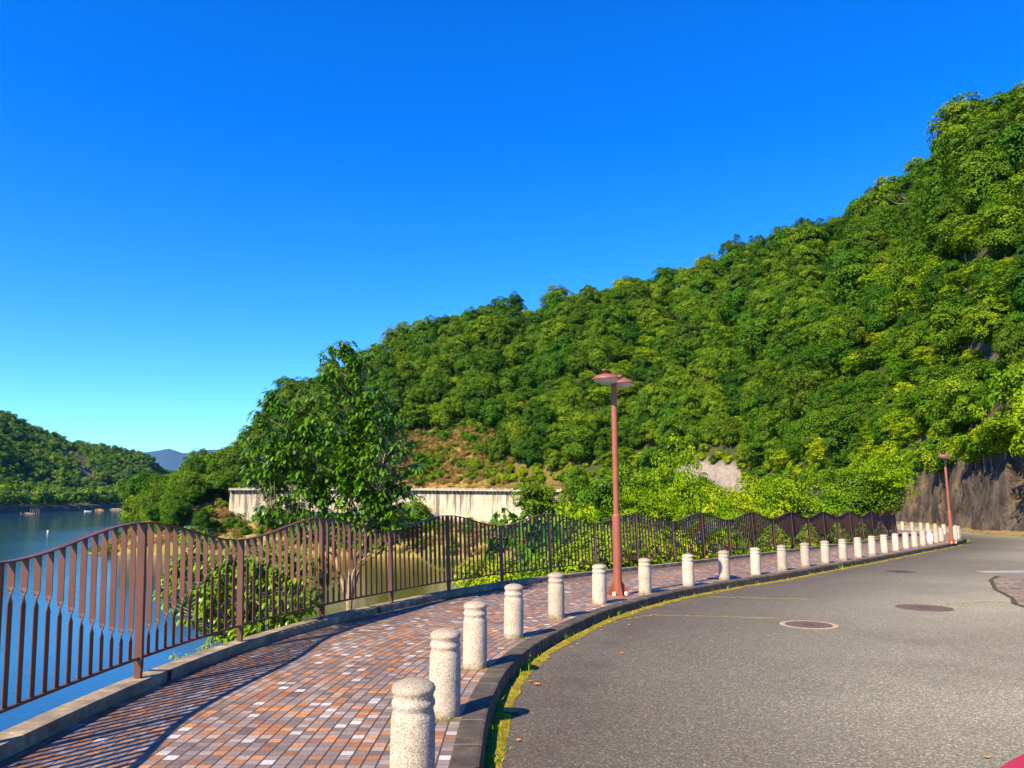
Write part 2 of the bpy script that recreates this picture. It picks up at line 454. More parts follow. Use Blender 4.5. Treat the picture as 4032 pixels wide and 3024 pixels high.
M['slab'] = mat_noise('slab_concrete', (0.30, 0.26, 0.20), (0.46, 0.41, 0.32), 0.7, 0.9, b=0.2, world=True)

def mat_water():
    m, nt, p, out = new_mat('lake_water')
    pos = geopos(nt)
    p.inputs['Base Color'].default_value = (0.012, 0.055, 0.10, 1)
    p.inputs['Roughness'].default_value = 0.06
    p.inputs['IOR'].default_value = 1.33
    p.inputs['Specular IOR Level'].default_value = 0.5
    # bluer in the open lake; the hill's green reflection put into the inlet's colour
    sp = nd(nt, 'ShaderNodeSeparateXYZ'); nt.links.new(pos, sp.inputs[0])
    sw = math_n(nt, 'ADD', sp.outputs[0], math_n(nt, 'MULTIPLY', sp.outputs[1], 0.32))
    inl = ramp(nt, math_n(nt, 'MULTIPLY_ADD', sw, 0.02, 0.5), [(0.25, (0.012, 0.055, 0.10)), (0.62, (0.050, 0.055, 0.006))])
    nt.links.new(inl, p.inputs['Base Color'])
    mp = nd(nt, 'ShaderNodeMapping'); nt.links.new(pos, mp.inputs['Vector']); mp.inputs['Scale'].default_value = (1, 1.8, 1)
    a = tex_noise(nt, mp.outputs[0], 1.6, 4, 0.6)
    b = tex_noise(nt, mp.outputs[0], 0.12, 2, 0.5)
    patch = ramp(nt, tex_noise(nt, pos, 0.012, 3), [(0.35, (0.35, 0.35, 0.35)), (0.6, (1, 1, 1))])
    h = math_n(nt, 'ADD', math_n(nt, 'MULTIPLY', a, patch), math_n(nt, 'MULTIPLY', b, 0.6))
    bump(nt, h, 0.25, 0.12, p)
    return m
M['water'] = mat_water()

# ------------------------------------------------------------------ alignment curves
def catmull(P, step=0.25):
    P = np.array(P, float)
    P2 = np.vstack([2 * P[0] - P[1], P, 2 * P[-1] - P[-2]])
    out = []
    for i in range(1, len(P2) - 2):
        p0, p1, p2, p3 = P2[i - 1:i + 3]
        n = max(2, int(np.linalg.norm(p2 - p1) / 0.1))
        t = np.linspace(0, 1, n, endpoint=False)[:, None]
        out.append(0.5 * ((2 * p1) + (p2 - p0) * t + (2 * p0 - 5 * p1 + 4 * p2 - p3) * t ** 2 + (3 * p1 - p0 - 3 * p2 + p3) * t ** 3))
    out = np.vstack(out + [P[-1:]])
    d = np.r_[0, np.cumsum(np.linalg.norm(np.diff(out, axis=0), axis=1))]
    s = np.arange(0, d[-1], step)
    return np.stack([np.interp(s, d, out[:, k]) for k in range(out.shape[1])], 1)

KP = [(-0.75, -12), (-0.45, -6), (-0.28, -1), (-0.2, 3), (-0.2, 5), (-0.19, 6.2), (-0.12, 7.2), (-0.01, 8.0), (.22, 9.0), (.55, 10.0), (.98, 11.05),
      (1.62, 12.45), (2.75, 14.3), (3.85, 15.75), (5.06, 17.15), (6.75, 18.95), (8.5, 21.0), (10.65, 23.5), (13.5, 26.85), (17.25, 31.3), (20.6, 35.3),
      (23.5, 39.2), (25.4, 42.2), (27.1, 46), (28.3, 50), (29.3, 54), (29.9, 58), (30.1, 63), (30, 70), (30.5, 80), (33, 92), (36, 106), (39, 122),
      (39, 138), (34, 152), (24, 166), (10, 178), (-8, 188), (-30, 195), (-52, 198.5), (-75, 200), (-84, 201.2)]
K = catmull(KP)
def arcs(P): return np.r_[0, np.cumsum(np.linalg.norm(np.diff(P[:, :2], axis=0), axis=1))]
KS = arcs(K)
KT = np.gradient(K, axis=0); KT /= np.linalg.norm(KT, axis=1)[:, None]
KN = np.stack([-KT[:, 1], KT[:, 0]], 1)
def arc_of(x, y): return KS[np.argmin((K[:, 0] - x) ** 2 + (K[:, 1] - y) ** 2)]
sA, sB, sC, sD = arc_of(29.9, 58), arc_of(24, 166), arc_of(-30, 195), arc_of(30, 70)
def zfar(s): return np.interp(s, [sA - 6, sA, sD, sB, sC, 1e4], [-0.93, -1.03, -1.0, 2.5, 3.2, 3.2])
def zbase(s, x, y):
    w = np.clip((np.asarray(s) - (sA - 14)) / 14.0, 0, 1); w = w * w * (3 - 2 * w)
    return (1 - w) * (-SLOPE * np.asarray(y)) + w * zfar(s)

WID = np.interp(KS, [0, arc_of(2.7, 14.3), arc_of(20.6, 35.3), 400], [3.03, 3.29, 3.42, 3.42])
FL = K + KN * WID[:, None]
# the edge line is resampled by its own arc
FS = arcs(FL)
FZ = zbase(KS, FL[:, 0], FL[:, 1])
def fpt(s, lat=0.0, h=0.0):
    x = np.interp(s, FS, FL[:, 0]); y = np.interp(s, FS, FL[:, 1]); z = np.interp(s, FS, FZ)
    nx = np.interp(s, FS, KN[:, 0]); ny = np.interp(s, FS, KN[:, 1]); q = math.hypot(nx, ny)
    return Vector((x + nx / q * lat, y + ny / q * lat, z + h)), Vector((nx / q, ny / q, 0))

def kstrip(name, s0, s1, prof, mat, step=1, smooth=False, wid=None, closed=False, zlow=0.0, attr=None, **k):
    """prof: list of (lateral, dz); lateral positive to the water side, measured from the road kerb line"""
    ii = np.where((KS >= s0) & (KS <= s1))[0][::step]
    prof = np.array(prof, float)
    n = len(prof)
    lat = prof[None, :, 0] * np.ones((len(ii), 1))
    if wid is not None: lat = lat + WID[ii][:, None] * wid
    X = K[ii, 0][:, None] + KN[ii, 0][:, None] * lat
    Y = K[ii, 1][:, None] + KN[ii, 1][:, None] * lat
    Z = zbase(KS[ii][:, None], X, Y) + prof[None, :, 1]
    V = np.stack([X, Y, Z], 2).reshape(-1, 3)
    per = np.r_[0, np.cumsum(np.hypot(np.diff(prof[:, 0]), np.diff(prof[:, 1])))]
    uv = np.stack([np.broadcast_to(per[None, :], X.shape), np.broadcast_to(KS[ii][:, None], X.shape)], 2).reshape(-1, 2)
    a = np.arange(len(ii) - 1)[:, None] * n + np.arange(n - 1)[None, :]
    Q = np.stack([a, a + n, a + n + 1, a + 1], 2).reshape(-1, 4)
    at = None
    if attr is not None: at = {attr[0]: np.broadcast_to(np.array(attr[1])[None, :], X.shape).ravel()}
    return add(name, np_mesh(name, V, Q, mat, uv, at, smooth), **k)

# ------------------------------------------------------------------ setting: path, kerbs, road, bank, water
S_END = KS[-1]
def path_prof():
    xs = np.linspace(0.2, 1.0, 2)
    return xs
ii = np.arange(len(K))
lat0 = np.full(len(K), 0.20); lat1 = WID - 0.11
cols = 5
L = lat0[:, None] + (lat1 - lat0)[:, None] * np.linspace(0, 1, cols)[None, :]
X = K[:, 0][:, None] + KN[:, 0][:, None] * L; Y = K[:, 1][:, None] + KN[:, 1][:, None] * L
Z = zbase(KS[:, None], X, Y)
V = np.stack([X, Y, Z], 2).reshape(-1, 3)
dmid = arcs(K + KN * 1.7)
uv = np.stack([L, np.broadcast_to(dmid[:, None], L.shape)], 2).reshape(-1, 2)
a = np.arange(len(K) - 1)[:, None] * cols + np.arange(cols - 1)[None, :]
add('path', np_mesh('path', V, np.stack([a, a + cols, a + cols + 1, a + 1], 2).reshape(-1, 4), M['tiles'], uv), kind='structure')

kstrip('kerb', 0, S_END, [(0.2, -0.02), (0.2, 0.001), (0.19, 0.004), (0.03, 0.004), (0.008, -0.003), (0.0, -0.02), (-0.012, -0.16)], M['kerb'], kind='structure', smooth=False)
kstrip('kerb', 0, sB, [(-0.11, -0.02), (-0.11, 0.085), (-0.10, 0.095), (0.10, 0.095), (0.11, 0.085), (0.11, -0.5)], M['edge_kerb'], wid=1.0, kind='structure')

# asphalt: one planar sheet bounded by the kerb, plus the road that goes on round the inlet
near = [(K[i, 0], K[i, 1]) for i in np.where(KS <= arc_of(29.9, 58))[0][::2]]
def road_lat(dists, s0, s1, step): pass
rows = np.where(KS <= sA)[0][::3]
offs = np.array([0, -0.25, -0.6, -1.1, -1.9, -3.0, -4.2, -6.0, -8.0])
edgew = np.array([1.0, 1.0, 1.0, 0.92, 0.8, 0.6, 0.38, 0.15, 0.0])
Xr = K[rows, 0][:, None] + KN[rows, 0][:, None] * offs; Yr = K[rows, 1][:, None] + KN[rows, 1][:, None] * offs
inner = np.stack([Xr[:, -1], Yr[:, -1]], 1)
V = np.stack([Xr, Yr, -SLOPE * Yr - 0.15], 2).reshape(-1, 3)
n = len(offs)
a = np.arange(len(rows) - 1)[:, None] * n + np.arange(n - 1)[None, :]
Q = np.stack([a, a + n, a + n + 1, a + 1], 2).reshape(-1, 4)
tris = np.concatenate([Q[:, [0, 1, 2]], Q[:, [0, 2, 3]]])
poly = [tuple(p) for p in inner] + [(48, 60), (64, 30), (64, -24), (0, -24)]
tt = tessellate_polygon([[Vector((x, y, 0)) for x, y in poly]])
base = len(V)
V = np.vstack([V, [(x, y, -SLOPE * y - 0.15) for x, y in poly]])
ew = np.r_[np.broadcast_to(edgew[None, :], Xr.shape).ravel(), np.zeros(len(poly))]
tris = np.vstack([tris, np.array(tt) + base])
P0, P1, P2 = V[tris[:, 0]], V[tris[:, 1]], V[tris[:, 2]]
fl = np.cross(P1 - P0, P2 - P0)[:, 2] < 0
tris[fl] = tris[fl][:, ::-1]
add('road', np_mesh('road', V, tris, M['asphalt'], None, {'edge': ew}), kind='structure')
kstrip('road', sA - 0.6, S_END, [(0.0, -0.154), (-1.2, -0.154), (-6.5, -0.154)], M['asphalt'], kind='structure')

# bank from the edge kerb down under the water
WALL0, WALL1 = arc_of(14, 175), arc_of(-88, 202)
prof = [(0.10, -0.1), (0.5, -0.45), (1.5, -1.4), (4.0, -3.6), (8.0, -7.2), (13.0, -11.6), (19.0, -15.8), (26.0, -20.0)]
def bank(s0, s1, prof, mat, name='ground'):
    ii = np.where((KS >= s0) & (KS <= s1))[0][::6]
    pf = []
    for k in range(len(prof) - 1):
        for t in (0, 0.5): pf.append(tuple(np.array(prof[k]) * (1 - t) + np.array(prof[k + 1]) * t))
    pf.append(prof[-1]); pf = np.array(pf)
    V = []
    for i in ii:
        for d, z in pf:
            x = K[i, 0] + KN[i, 0] * (WID[i] + d); y = K[i, 1] + KN[i, 1] * (WID[i] + d)
            nn = noise.noise(Vector((x * .25, y * .25, 0))) * min(1.2, d * 0.25) + noise.noise(Vector((x, y, 3))) * min(0.35, d * 0.2)
            V.append((x, y, float(zbase(KS[i], x, y)) + z + nn))
    n = len(pf)
    a = np.arange(len(ii) - 1)[:, None] * n + np.arange(n - 1)[None, :]
    return add(name, np_mesh(name, V, np.stack([a, a + n, a + n + 1, a + 1], 2).reshape(-1, 4), mat, smooth=True), kind='structure')
bank(0, WALL0 + 2, prof, M['soil'])
bank(WALL0, S_END, [(0.35, -8.2), (3, -8.9), (8, -11.0), (12, -13.2), (16, -15.4), (21, -17.0), (32, -22)], M['grass'], 'ground')

bm = bmesh.new()
for x, y in ((-9000, -900), (7000, -900), (7000, 14000), (-9000, 14000)): bm.verts.new((x, y, -12.4))
bm.faces.new(bm.verts)
me = bpy.data.meshes.new('water'); bm.to_mesh(me); bm.free(); me.materials.append(M['water'])
add('water', me, kind='structure')

# ------------------------------------------------------------------ hills
def ray(u, v):
    a = (u - 2016) / FPX; b = (1512 - v) / FPX
    Yc = math.cos(PITCH) - math.sin(PITCH) * b; Zc = math.sin(PITCH) + math.cos(PITCH) * b
    return a / Yc, Zc / Yc         # azimuth slope x/y and elevation slope z/y
def skyline(tab):
    r = [ray(u, v) for u, v in tab]
    return np.array([q[0] for q in r]), np.array([q[1] for q in r])
D = 1.8228
SKY1 = [(400, 1060), (450, 1035), (500, 1000), (530, 960), (560, 915), (600, 874), (660, 822), (720, 787), (790, 757), (880, 718), (980, 680), (1100, 660), (1230, 642), (1340, 606), (1440, 600), (1540, 565),
        (1600, 540), (1700, 508), (1790, 492), (1830, 468), (1860, 425), (1960, 385), (2000, 345), (2040, 322), (2075, 292), (2130, 272), (2212, 244), (2400, 150), (2800, 60), (3400, 60)]
azk, ek = skyline([(u * D, v * D) for u, v in SKY1])
FOOT = [(70, 22), (52, 26), (42, 33), (36, 40), (33.6, 46.5), (33.4, 52), (35, 58), (38.0, 68), (39.5, 80), (42, 95), (45, 112), (47.5, 127),
        (47, 142), (41, 158), (29, 174), (12, 187), (-8, 197), (-30, 204), (-52, 207), (-78, 208), (-96, 210), (-108, 214)]
FT = catmull(FOOT, 0.9)
def crest(az):
    e = np.interp(az, azk, ek)
    y = np.interp(az, [-.6, -.45, -.36, -.1, 0, .25, .36, .45, .53, .6, .7, .95, 1.6, 3.2], [235, 240, 290, 285, 278, 245, 222, 195, 172, 146, 116, 92, 70, 45])
    return az * y, y, 1.6 + e * y - np.interp(az, [-.6, -.45, -.3], [3, 4, 5.5])
def rockh(az): return np.interp(az, [-.6, -.17, -.1, .1, .2, .24, .30, .34, .46, .6, .75, 1.0, 1.4], [.8, .8, 1.5, 2, 2.5, 5.5, 5.5, 2.5, 3.5, 5.5, 6.5, 7.0, 7.0])
def hill_pt(f, az, s, t):
    """t<0: rock cut (-1..0), 0..1 slope, >1 behind the crest"""
    cx, cy, cz = crest(az)
    arc_i = s
    z0 = float(np.interp(az, [-.52, -.47, -.42, -.3, -.1, .05, .2, .3, .37, .45, .6, 1.0, 3], [-14, -9, 0, 3.0, 3.0, 2.5, 1.2, .3, -.5, -1.0, -1.15, -1.0, -.6]))
    h = float(rockh(az))
    d = Vector((cx - f[0], cy - f[1], 0)); Lh = d.length; d.normalize()
    if t <= 0:
        k = t + 1
        p = Vector((f[0], f[1], z0 - 0.3)) + d * (k * h * 0.7) + Vector((0, 0, h * k + 0.3 * k))
        nn = noise.fractal(Vector((p.x * .35, p.y * .35, p.z * .3)), 0.7, 2.2, 5)
        return p + (-d) * (nn * 1.6 * min(1, k * 4)) + Vector((0, 0, nn * 0.25 * k))
    b = Vector((f[0], f[1], 0)) + d * (h * 0.7); zb = z0 + h
    L2 = Lh - h * 0.7
    if t <= 1:
        k = 1.18 * t - 0.18 * t * t
        p = b + d * (L2 * t); p.z = zb + (cz - zb) * k
    else:
        p = b + d * (L2 * t); p.z = cz - (t - 1) * L2 * 0.5
    w = math.sin(math.pi * min(max(t, 0.0), 1.0)) ** 0.6 if t < 1 else 0
    q = Vector((s * 0.045, t * 1.1, 0.3))
    p.z += w * (noise.noise(q) * 9 + noise.noise(q * 2.6) * 4 + noise.noise(q * 7) * 1.2)
    p.z -= w * 7 * math.exp(-((az - 0.50 - 0.10 * t) / 0.035) ** 2) + w * 5 * math.exp(-((az + 0.02 - 0.05 * t) / 0.03) ** 2)
    return p
TT = [-1, -.92, -.84, -.76, -.68, -.6, -.52, -.44, -.36, -.28, -.2, -.12, -.06, 0] + list(np.linspace(0.03, 1, 34)) + [1.06, 1.15, 1.3, 1.6]
FA = arcs(FT)
AZ = FT[:, 0] / FT[:, 1]
V = []; rock = []; pale = []; dry = []
for i, f in enumerate(FT):
    for t in TT:
        p = hill_pt(f, AZ[i], FA[i], t)
        V.append(p)
        isr = 1.0 if (t <= 0.0 and AZ[i] > .12) else 0.0
        if t > 0 and t < .3 and AZ[i] > 0.5: isr = 0.85 if noise.noise(Vector((p.x * .15, p.y * .15, p.z * .15))) > 0.12 else 0
        rock.append(isr)
        pale.append(1.0 if (t <= 0.04 and .215 < AZ[i] < .31) else 0)
        bare = math.exp(-(((AZ[i] + .09) / .075) ** 4)) * (1 if t < .24 else 0)
        dry.append(max(bare, .45 if (AZ[i] < .1 and t < .07) else 0.0))
n = len(TT)
a = np.arange(len(FT) - 1)[:, None] * n + np.arange(n - 1)[None, :]
hill = add('hillside', np_mesh('hillside', V, np.stack([a, a + 1, a + n + 1, a + n], 2).reshape(-1, 4), M['hill'], None, {'rock': rock, 'pale': pale, 'dry': dry}, True), kind='structure')

# hill across the lake, on the left
SKY2 = [(-900, 500), (-500, 640), (-200, 790), (-60, 850), (0, 876), (60, 905), (110, 925), (150, 942), (200, 952), (250, 958), (320, 976), (345, 1000), (370, 1014), (400, 1022), (450, 1040), (560, 1056), (700, 1062)]
az2, e2 = skyline([(u * D, v * D) for u, v in SKY2])
def far_pt(az, t):
    y0 = np.interp(az, [-1.3, -.9, -.69, -.63, -.555, -.50, -.44, -.3], [330, 470, 555, 625, 735, 850, 1000, 1300])
    y1 = np.interp(az, [-1.3, -.9, -.69, -.60, -.5, -.44, -.3], [720, 820, 900, 1010, 1180, 1300, 1500])
    e = np.interp(az, az2, e2)
    z1 = 1.6 + e * y1 - 10
    y = y0 + (y1 - y0) * t
    if t <= 1:
        k = np.interp(t, [0, .02, .16, .3, 1], [0, .05, .10, .24, 1.0])
        z = -13.0 + (z1 + 13.0) * k
    else: z = z1 - (t - 1) * (y1 - y0) * 0.5
    x = az * y
    w = math.sin(math.pi * min(t, 1)) if t < 1 else 0
    z += w * (noise.noise(Vector((x * .012, y * .006, 1))) * 26 + noise.noise(Vector((x * .03, y * .02, 5))) * 9)
    return Vector((x, y, z))
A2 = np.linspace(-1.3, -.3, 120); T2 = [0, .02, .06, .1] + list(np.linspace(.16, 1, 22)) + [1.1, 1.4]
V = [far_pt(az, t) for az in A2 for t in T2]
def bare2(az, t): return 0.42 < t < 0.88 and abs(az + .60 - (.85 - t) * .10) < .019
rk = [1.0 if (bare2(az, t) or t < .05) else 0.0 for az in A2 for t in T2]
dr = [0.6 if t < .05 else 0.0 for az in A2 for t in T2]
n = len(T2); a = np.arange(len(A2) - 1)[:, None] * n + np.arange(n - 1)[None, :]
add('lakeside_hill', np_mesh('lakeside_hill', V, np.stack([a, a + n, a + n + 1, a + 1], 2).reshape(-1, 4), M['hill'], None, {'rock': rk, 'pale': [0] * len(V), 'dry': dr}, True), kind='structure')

# mountain at the end of the lake, haze blue put into its colour
V = []
A3 = np.linspace(-.75, .35, 120)
for az in A3:
    u = 2016 + az * FPX
    vs = np.interp(u, [0, 560, 610, 660, 720, 800, 880, 940, 1100, 1500, 3000], [1760, 1784, 1775, 1771, 1780, 1777, 1766, 1759, 1740, 1760, 1800])
    e = ray(u, vs)[1]
    for d, k in ((7600, 0), (8000, .45), (8500, .8), (9000, 1.0), (9800, .7)):
        V.append((az * d, d, -20 + (9000 * e + 20) * k + noise.noise(Vector((az * 40, d * .002, 0))) * 38 * (k > 0)))
a = np.arange(len(A3) - 1)[:, None] * 5 + np.arange(4)[None, :]
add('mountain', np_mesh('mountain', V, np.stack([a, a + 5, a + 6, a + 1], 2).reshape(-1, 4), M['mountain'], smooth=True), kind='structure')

# ------------------------------------------------------------------ foliage
def leaf_quads(C, N, size, rng, aspect=0.55, up=None):
    """rhombic leaf sprays at centres C facing N"""
    n = len(C)
    N = N / np.linalg.norm(N, axis=1)[:, None]
    r = rng.normal(size=(n, 3)); U = np.cross(N, r); U /= np.linalg.norm(U, axis=1)[:, None]
    W = np.cross(N, U)
    s = size[:, None]
    k = s * 0.12
    V = np.stack([C - U * s * .5, C - W * s * aspect * .5 + N * k, C + U * s * .5, C + W * s * aspect * .5 + N * k], 1).reshape(-1, 3)
    Q = np.arange(4 * n).reshape(-1, 4)
    return V, Q

def crown_data(seed, R, H, z0, ncl, nlf, ls, flat=0.5, spread=.34, layered=False, aspect=.6, dense=0.3):
    rng = np.random.default_rng(seed)
    Cs = []; Ns = []; Ts = []; Sz = []
    lob = rng.normal(size=(5, 3)); lob[:, 2] = np.abs(lob[:, 2]); lob /= np.linalg.norm(lob, axis=1)[:, None]
    for i in range(ncl):
        d = rng.normal(size=3); d /= np.linalg.norm(d)
        if d[2] < (-0.35 if layered else -0.6): d[2] *= -1
        bulge = 0.66 + 0.44 * max(0, float(np.max(lob @ d))) ** 4
        rad = bulge * (0.56 + 0.50 * rng.random() ** 0.6)
        if rng.random() < 0.22: rad *= 0.55
        c = np.array([d[0] * R * rad, d[1] * R * rad, z0 + H * 0.5 + d[2] * H * 0.52 * rad])
        cr = R * spread * (0.65 + 0.7 * rng.random())
        ax = d * (0.85 if not layered else 0.2) + np.array([0, 0, 0.55 if not layered else 0.8]); ax /= np.linalg.norm(ax)
        u = np.cross(ax, [1, .2, .1]); u /= np.linalg.norm(u); w = np.cross(ax, u)
        m = int(nlf * (0.6 + 0.8 * rng.random()))
        r = np.sqrt(rng.random(m)); ph = rng.random(m) * 6.283
        jag = 1 + 0.3 * np.sin(ph * 3 + rng.random() * 6) + 0.15 * np.sin(ph * 7)
        x = r * np.cos(ph) * jag; y = r * np.sin(ph) * jag
        P = c + cr * (x[:, None] * u + y[:, None] * w + (flat * (1 - r ** 2) + rng.normal(0, .10, m))[:, None] * ax)
        Nn = ax * 1.0 + (x[:, None] * u + y[:, None] * w) * (0.9 * flat + .25) + rng.normal(0, .38, (m, 3))
        Cs.append(P); Ns.append(Nn)
        ct = rng.random()
        Ts.append(np.clip(0.18 + ct * 0.55 + rng.normal(0, .13, m), 0, 1)); Sz.append(ls * (0.55 + 0.8 * rng.random(m)))
    m = int(ncl * nlf * dense)
    d = rng.normal(size=(m, 3)); d /= np.linalg.norm(d, axis=1)[:, None]
    P = d * (rng.random(m) ** .33)[:, None] * [R * .62, R * .62, H * .36] + [0, 0, z0 + H * .5]
    Cs.append(P); Ns.append(rng.normal(size=(m, 3))); Ts.append(rng.random(m) * .3); Sz.append(np.full(m, ls * 1.3))
    C = np.vstack(Cs); V, Q = leaf_quads(C, np.vstack(Ns), np.concatenate(Sz), rng, aspect)
    return V, Q, np.repeat(np.concatenate(Ts), 4)

def trunk_mb(seed, H, r, R, z0, n=6, lean=0.3):
    rng = random.Random(seed); mb = MB()
    lx, ly = rng.uniform(-lean, lean), rng.uniform(-lean, lean)
    P = [(0, 0, -1.0), (lx * .1, ly * .1, H * .2), (lx * .6, ly * .6, H * .45), (lx, ly, H * .78)]
    mb.tube(P, [r * 1.3, r, r * .75, r * .3], 7)
    for i in range(n):
        a = rng.random() * 6.283; t = rng.uniform(.3, .62); b = Vector((lx * t, ly * t, H * t))
        e = Vector((math.cos(a) * R * rng.uniform(.5, .85), math.sin(a) * R * rng.uniform(.5, .85), H * rng.uniform(.6, .9)))
        m = (b + e) * .5 + Vector((rng.uniform(-.2, .2), rng.uniform(-.2, .2), -.15 * H * .3))
        mb.tube([b, m, e], [r * .5, r * .32, r * .1], 5)
    return mb

SRC = {}
def species(key, leaf, bark, n, R, H, z0, ncl, nlf, ls, r=.12, **k):
    SRC[key] = []
    for i in range(n):
        V, Q, T = crown_data(hash(key) % 1000 + i * 17 if False else sum(map(ord, key)) + i * 17, R, H, z0, ncl, nlf, ls, **k)
        cm = np_mesh('crown', V, Q, M[leaf], None, {'tint': T})
        tm = trunk_mb(i + len(key), z0 + H, r, R, z0).mesh('trunk', M[bark], smooth=True)
        SRC[key].append((cm, tm))
species('broad', 'hill_leaf', 'bark', 5, 3.4, 7.6, .4, 125, 85, .29, flat=.62, spread=.25)
species('dark', 'dark_leaf', 'bark', 3, 3.0, 8.0, .5, 115, 85, .27, flat=.7, spread=.25)
species('layer', 'hill_leaf', 'pale_bark', 3, 3.4, 4.8, 1.0, 110, 62, .27, flat=.35, spread=.23, layered=True)
species('spring', 'yellow_leaf', 'pale_bark', 3, 3.0, 4.4, .6, 110, 62, .25, flat=.4, spread=.23, layered=True)
species('bush', 'yellow_leaf', 'bark', 4, 1.0, 1.3, .1, 26, 60, .15, r=.04, flat=.5)
species('green_bush', 'hill_leaf', 'bark', 3, 1.0, 1.3, .1, 26, 60, .15, r=.04, flat=.5)
species('far', 'far_leaf', 'bark', 4, 5.0, 8.5, 1.5, 26, 26, 1.25, r=.25, flat=.5)

def tree(kind, key, i, loc, sc, label, cat='tree', group=None, rz=None, sz=None):
    cm, tm = SRC[key][i % len(SRC[key])]
    r = empty(kind, loc, RNG.random() * 6.28 if rz is None else rz, label=label, cat=cat, group=group)
    r.scale = (sc, sc, sz or sc)
    add('crown', cm, r); add('trunk', tm, r)
    return r

def scatter_stuff(name, pts, rots, scls, idx, meshes, label, cat):
    """a far wood nobody could count: one object, instanced by a node tree"""
    src = bpy.data.collections.new(name + '_sources')
    for j, (cm, tm) in enumerate(meshes):
        jm = bpy.data.meshes.new('tree_source')
        bm = bmesh.new(); bm.from_mesh(cm); nv = len(bm.faces); bm.from_mesh(tm)
        bm.faces.ensure_lookup_table()
        for f in bm.faces[nv:]: f.material_index = 1
        bm.to_mesh(jm); bm.free()
        jm.materials.append(cm.materials[0]); jm.materials.append(tm.materials[0])
        ob = bpy.data.objects.new('%03d_tree_source' % j, jm); src.objects.link(ob)
    me = bpy.data.meshes.new(name); me.vertices.add(len(pts)); me.vertices.foreach_set('co', np.asarray(pts, np.float32).ravel())
    for nme, ty, d in (('rot', 'FLOAT', rots), ('scl', 'FLOAT', scls), ('idx', 'INT', idx)):
        at = me.attributes.new(nme, ty, 'POINT'); at.data.foreach_set('value', np.asarray(d, np.float32 if ty == 'FLOAT' else np.int32))
    me.update()
    o = add(name, me, label=label, cat=cat, kind='stuff')
    g = bpy.data.node_groups.new(name, 'GeometryNodeTree')
    g.interface.new_socket('Geometry', in_out='INPUT', socket_type='NodeSocketGeometry')
    g.interface.new_socket('Geometry', in_out='OUTPUT', socket_type='NodeSocketGeometry')
    gi = g.nodes.new('NodeGroupInput'); go = g.nodes.new('NodeGroupOutput')
    ci = g.nodes.new('GeometryNodeCollectionInfo'); ci.inputs['Collection'].default_value = src
    ci.inputs['Separate Children'].default_value = True; ci.inputs['Reset Children'].default_value = True
    ip = g.nodes.new('GeometryNodeInstanceOnPoints'); ip.inputs['Pick Instance'].default_value = True
    def na(nme, ty):
        q = g.nodes.new('GeometryNodeInputNamedAttribute'); q.data_type = ty; q.inputs['Name'].default_value = nme
        return q.outputs['Attribute']
    cx = g.nodes.new('ShaderNodeCombineXYZ'); g.links.new(na('rot', 'FLOAT'), cx.inputs[2])
    g.links.new(gi.outputs[0], ip.inputs['Points']); g.links.new(ci.outputs[0], ip.inputs['Instance'])
    g.links.new(na('idx', 'INT'), ip.inputs['Instance Index'])
    g.links.new(cx.outputs[0], ip.inputs['Rotation']); g.links.new(na('scl', 'FLOAT'), ip.inputs['Scale'])
    g.links.new(ip.outputs[0], go.inputs[0])
    md = o.modifiers.new('trees', 'NODES'); md.node_group = g
    return o

# --- the wood on the hillside
cand = []
rs = random.Random(3)
occ = {}
def free(p, r):
    cx, cy, cz = int(p.x // 6), int(p.y // 6), int(p.z // 6)
    for ix in (-1, 0, 1):
        for iy in (-1, 0, 1):
            for iz in (-1, 0, 1):
                for q, qr in occ.get((cx + ix, cy + iy, cz + iz), ()):
                    if (q - p).length < (r + qr) * .47: return False
    occ.setdefault((cx, cy, cz), []).append((p, r))
    return True
for _ in range(26000):
    i = rs.randrange(len(FT)); az = AZ[i]
    if az > 1.15 or az < -.52: continue
    t = rs.random() ** 0.9 * 1.02
    p = hill_pt(FT[i], az, FA[i], t)
    dist = math.hypot(p.x, p.y)
    if -.165 < az < -.02 and t < .235: continue          # bare slope above the wall
    if t < 0.035: continue
    if .2 < az < .31 and t < .05: continue
    sc = np.interp(dist, [50, 90, 140, 300], [.58, .82, 1.1, 1.3]) * rs.choice([rs.uniform(.6, .9), rs.uniform(.8, 1.15), rs.uniform(1.0, 1.4)])
    if az > .45 and t < .25: sc *= .75
    if not free(p, 4.6 * sc): continue
    cand.append((p, sc, az, t, dist))
cand.sort(key=lambda c: c[1] / c[4], reverse=True)
print('hill trees', len(cand))
zones = [(-.9, -.2, 'behind the big tree at the fence', 'left'),
         (-.2, .04, 'above the pale retaining wall', 'wall'),
         (.04, .22, 'behind the twin-headed street lamp', 'lamp'),
         (.22, .40, 'above the middle of the wavy fence', 'mid'),
         (.40, .55, 'above the end of the wavy fence', 'end'),
         (.55, 2.0, 'above the grey rock face', 'rock')]
names = {'broad': ('broadleaf_tree', 'round mid-green broadleaf tree'), 'dark': ('evergreen_tree', 'dense dark-green evergreen tree'),
         'layer': ('spreading_tree', 'flat-layered green tree'), 'spring': ('yellowish_tree', 'yellow-green spreading tree')}
keys = ['broad'] * 7 + ['dark'] * 3 + ['layer'] * 2 + ['spring']
keysR = ['broad'] * 3 + ['dark'] * 2 + ['layer'] * 3 + ['spring'] * 4
N_IND = 270
rest = []
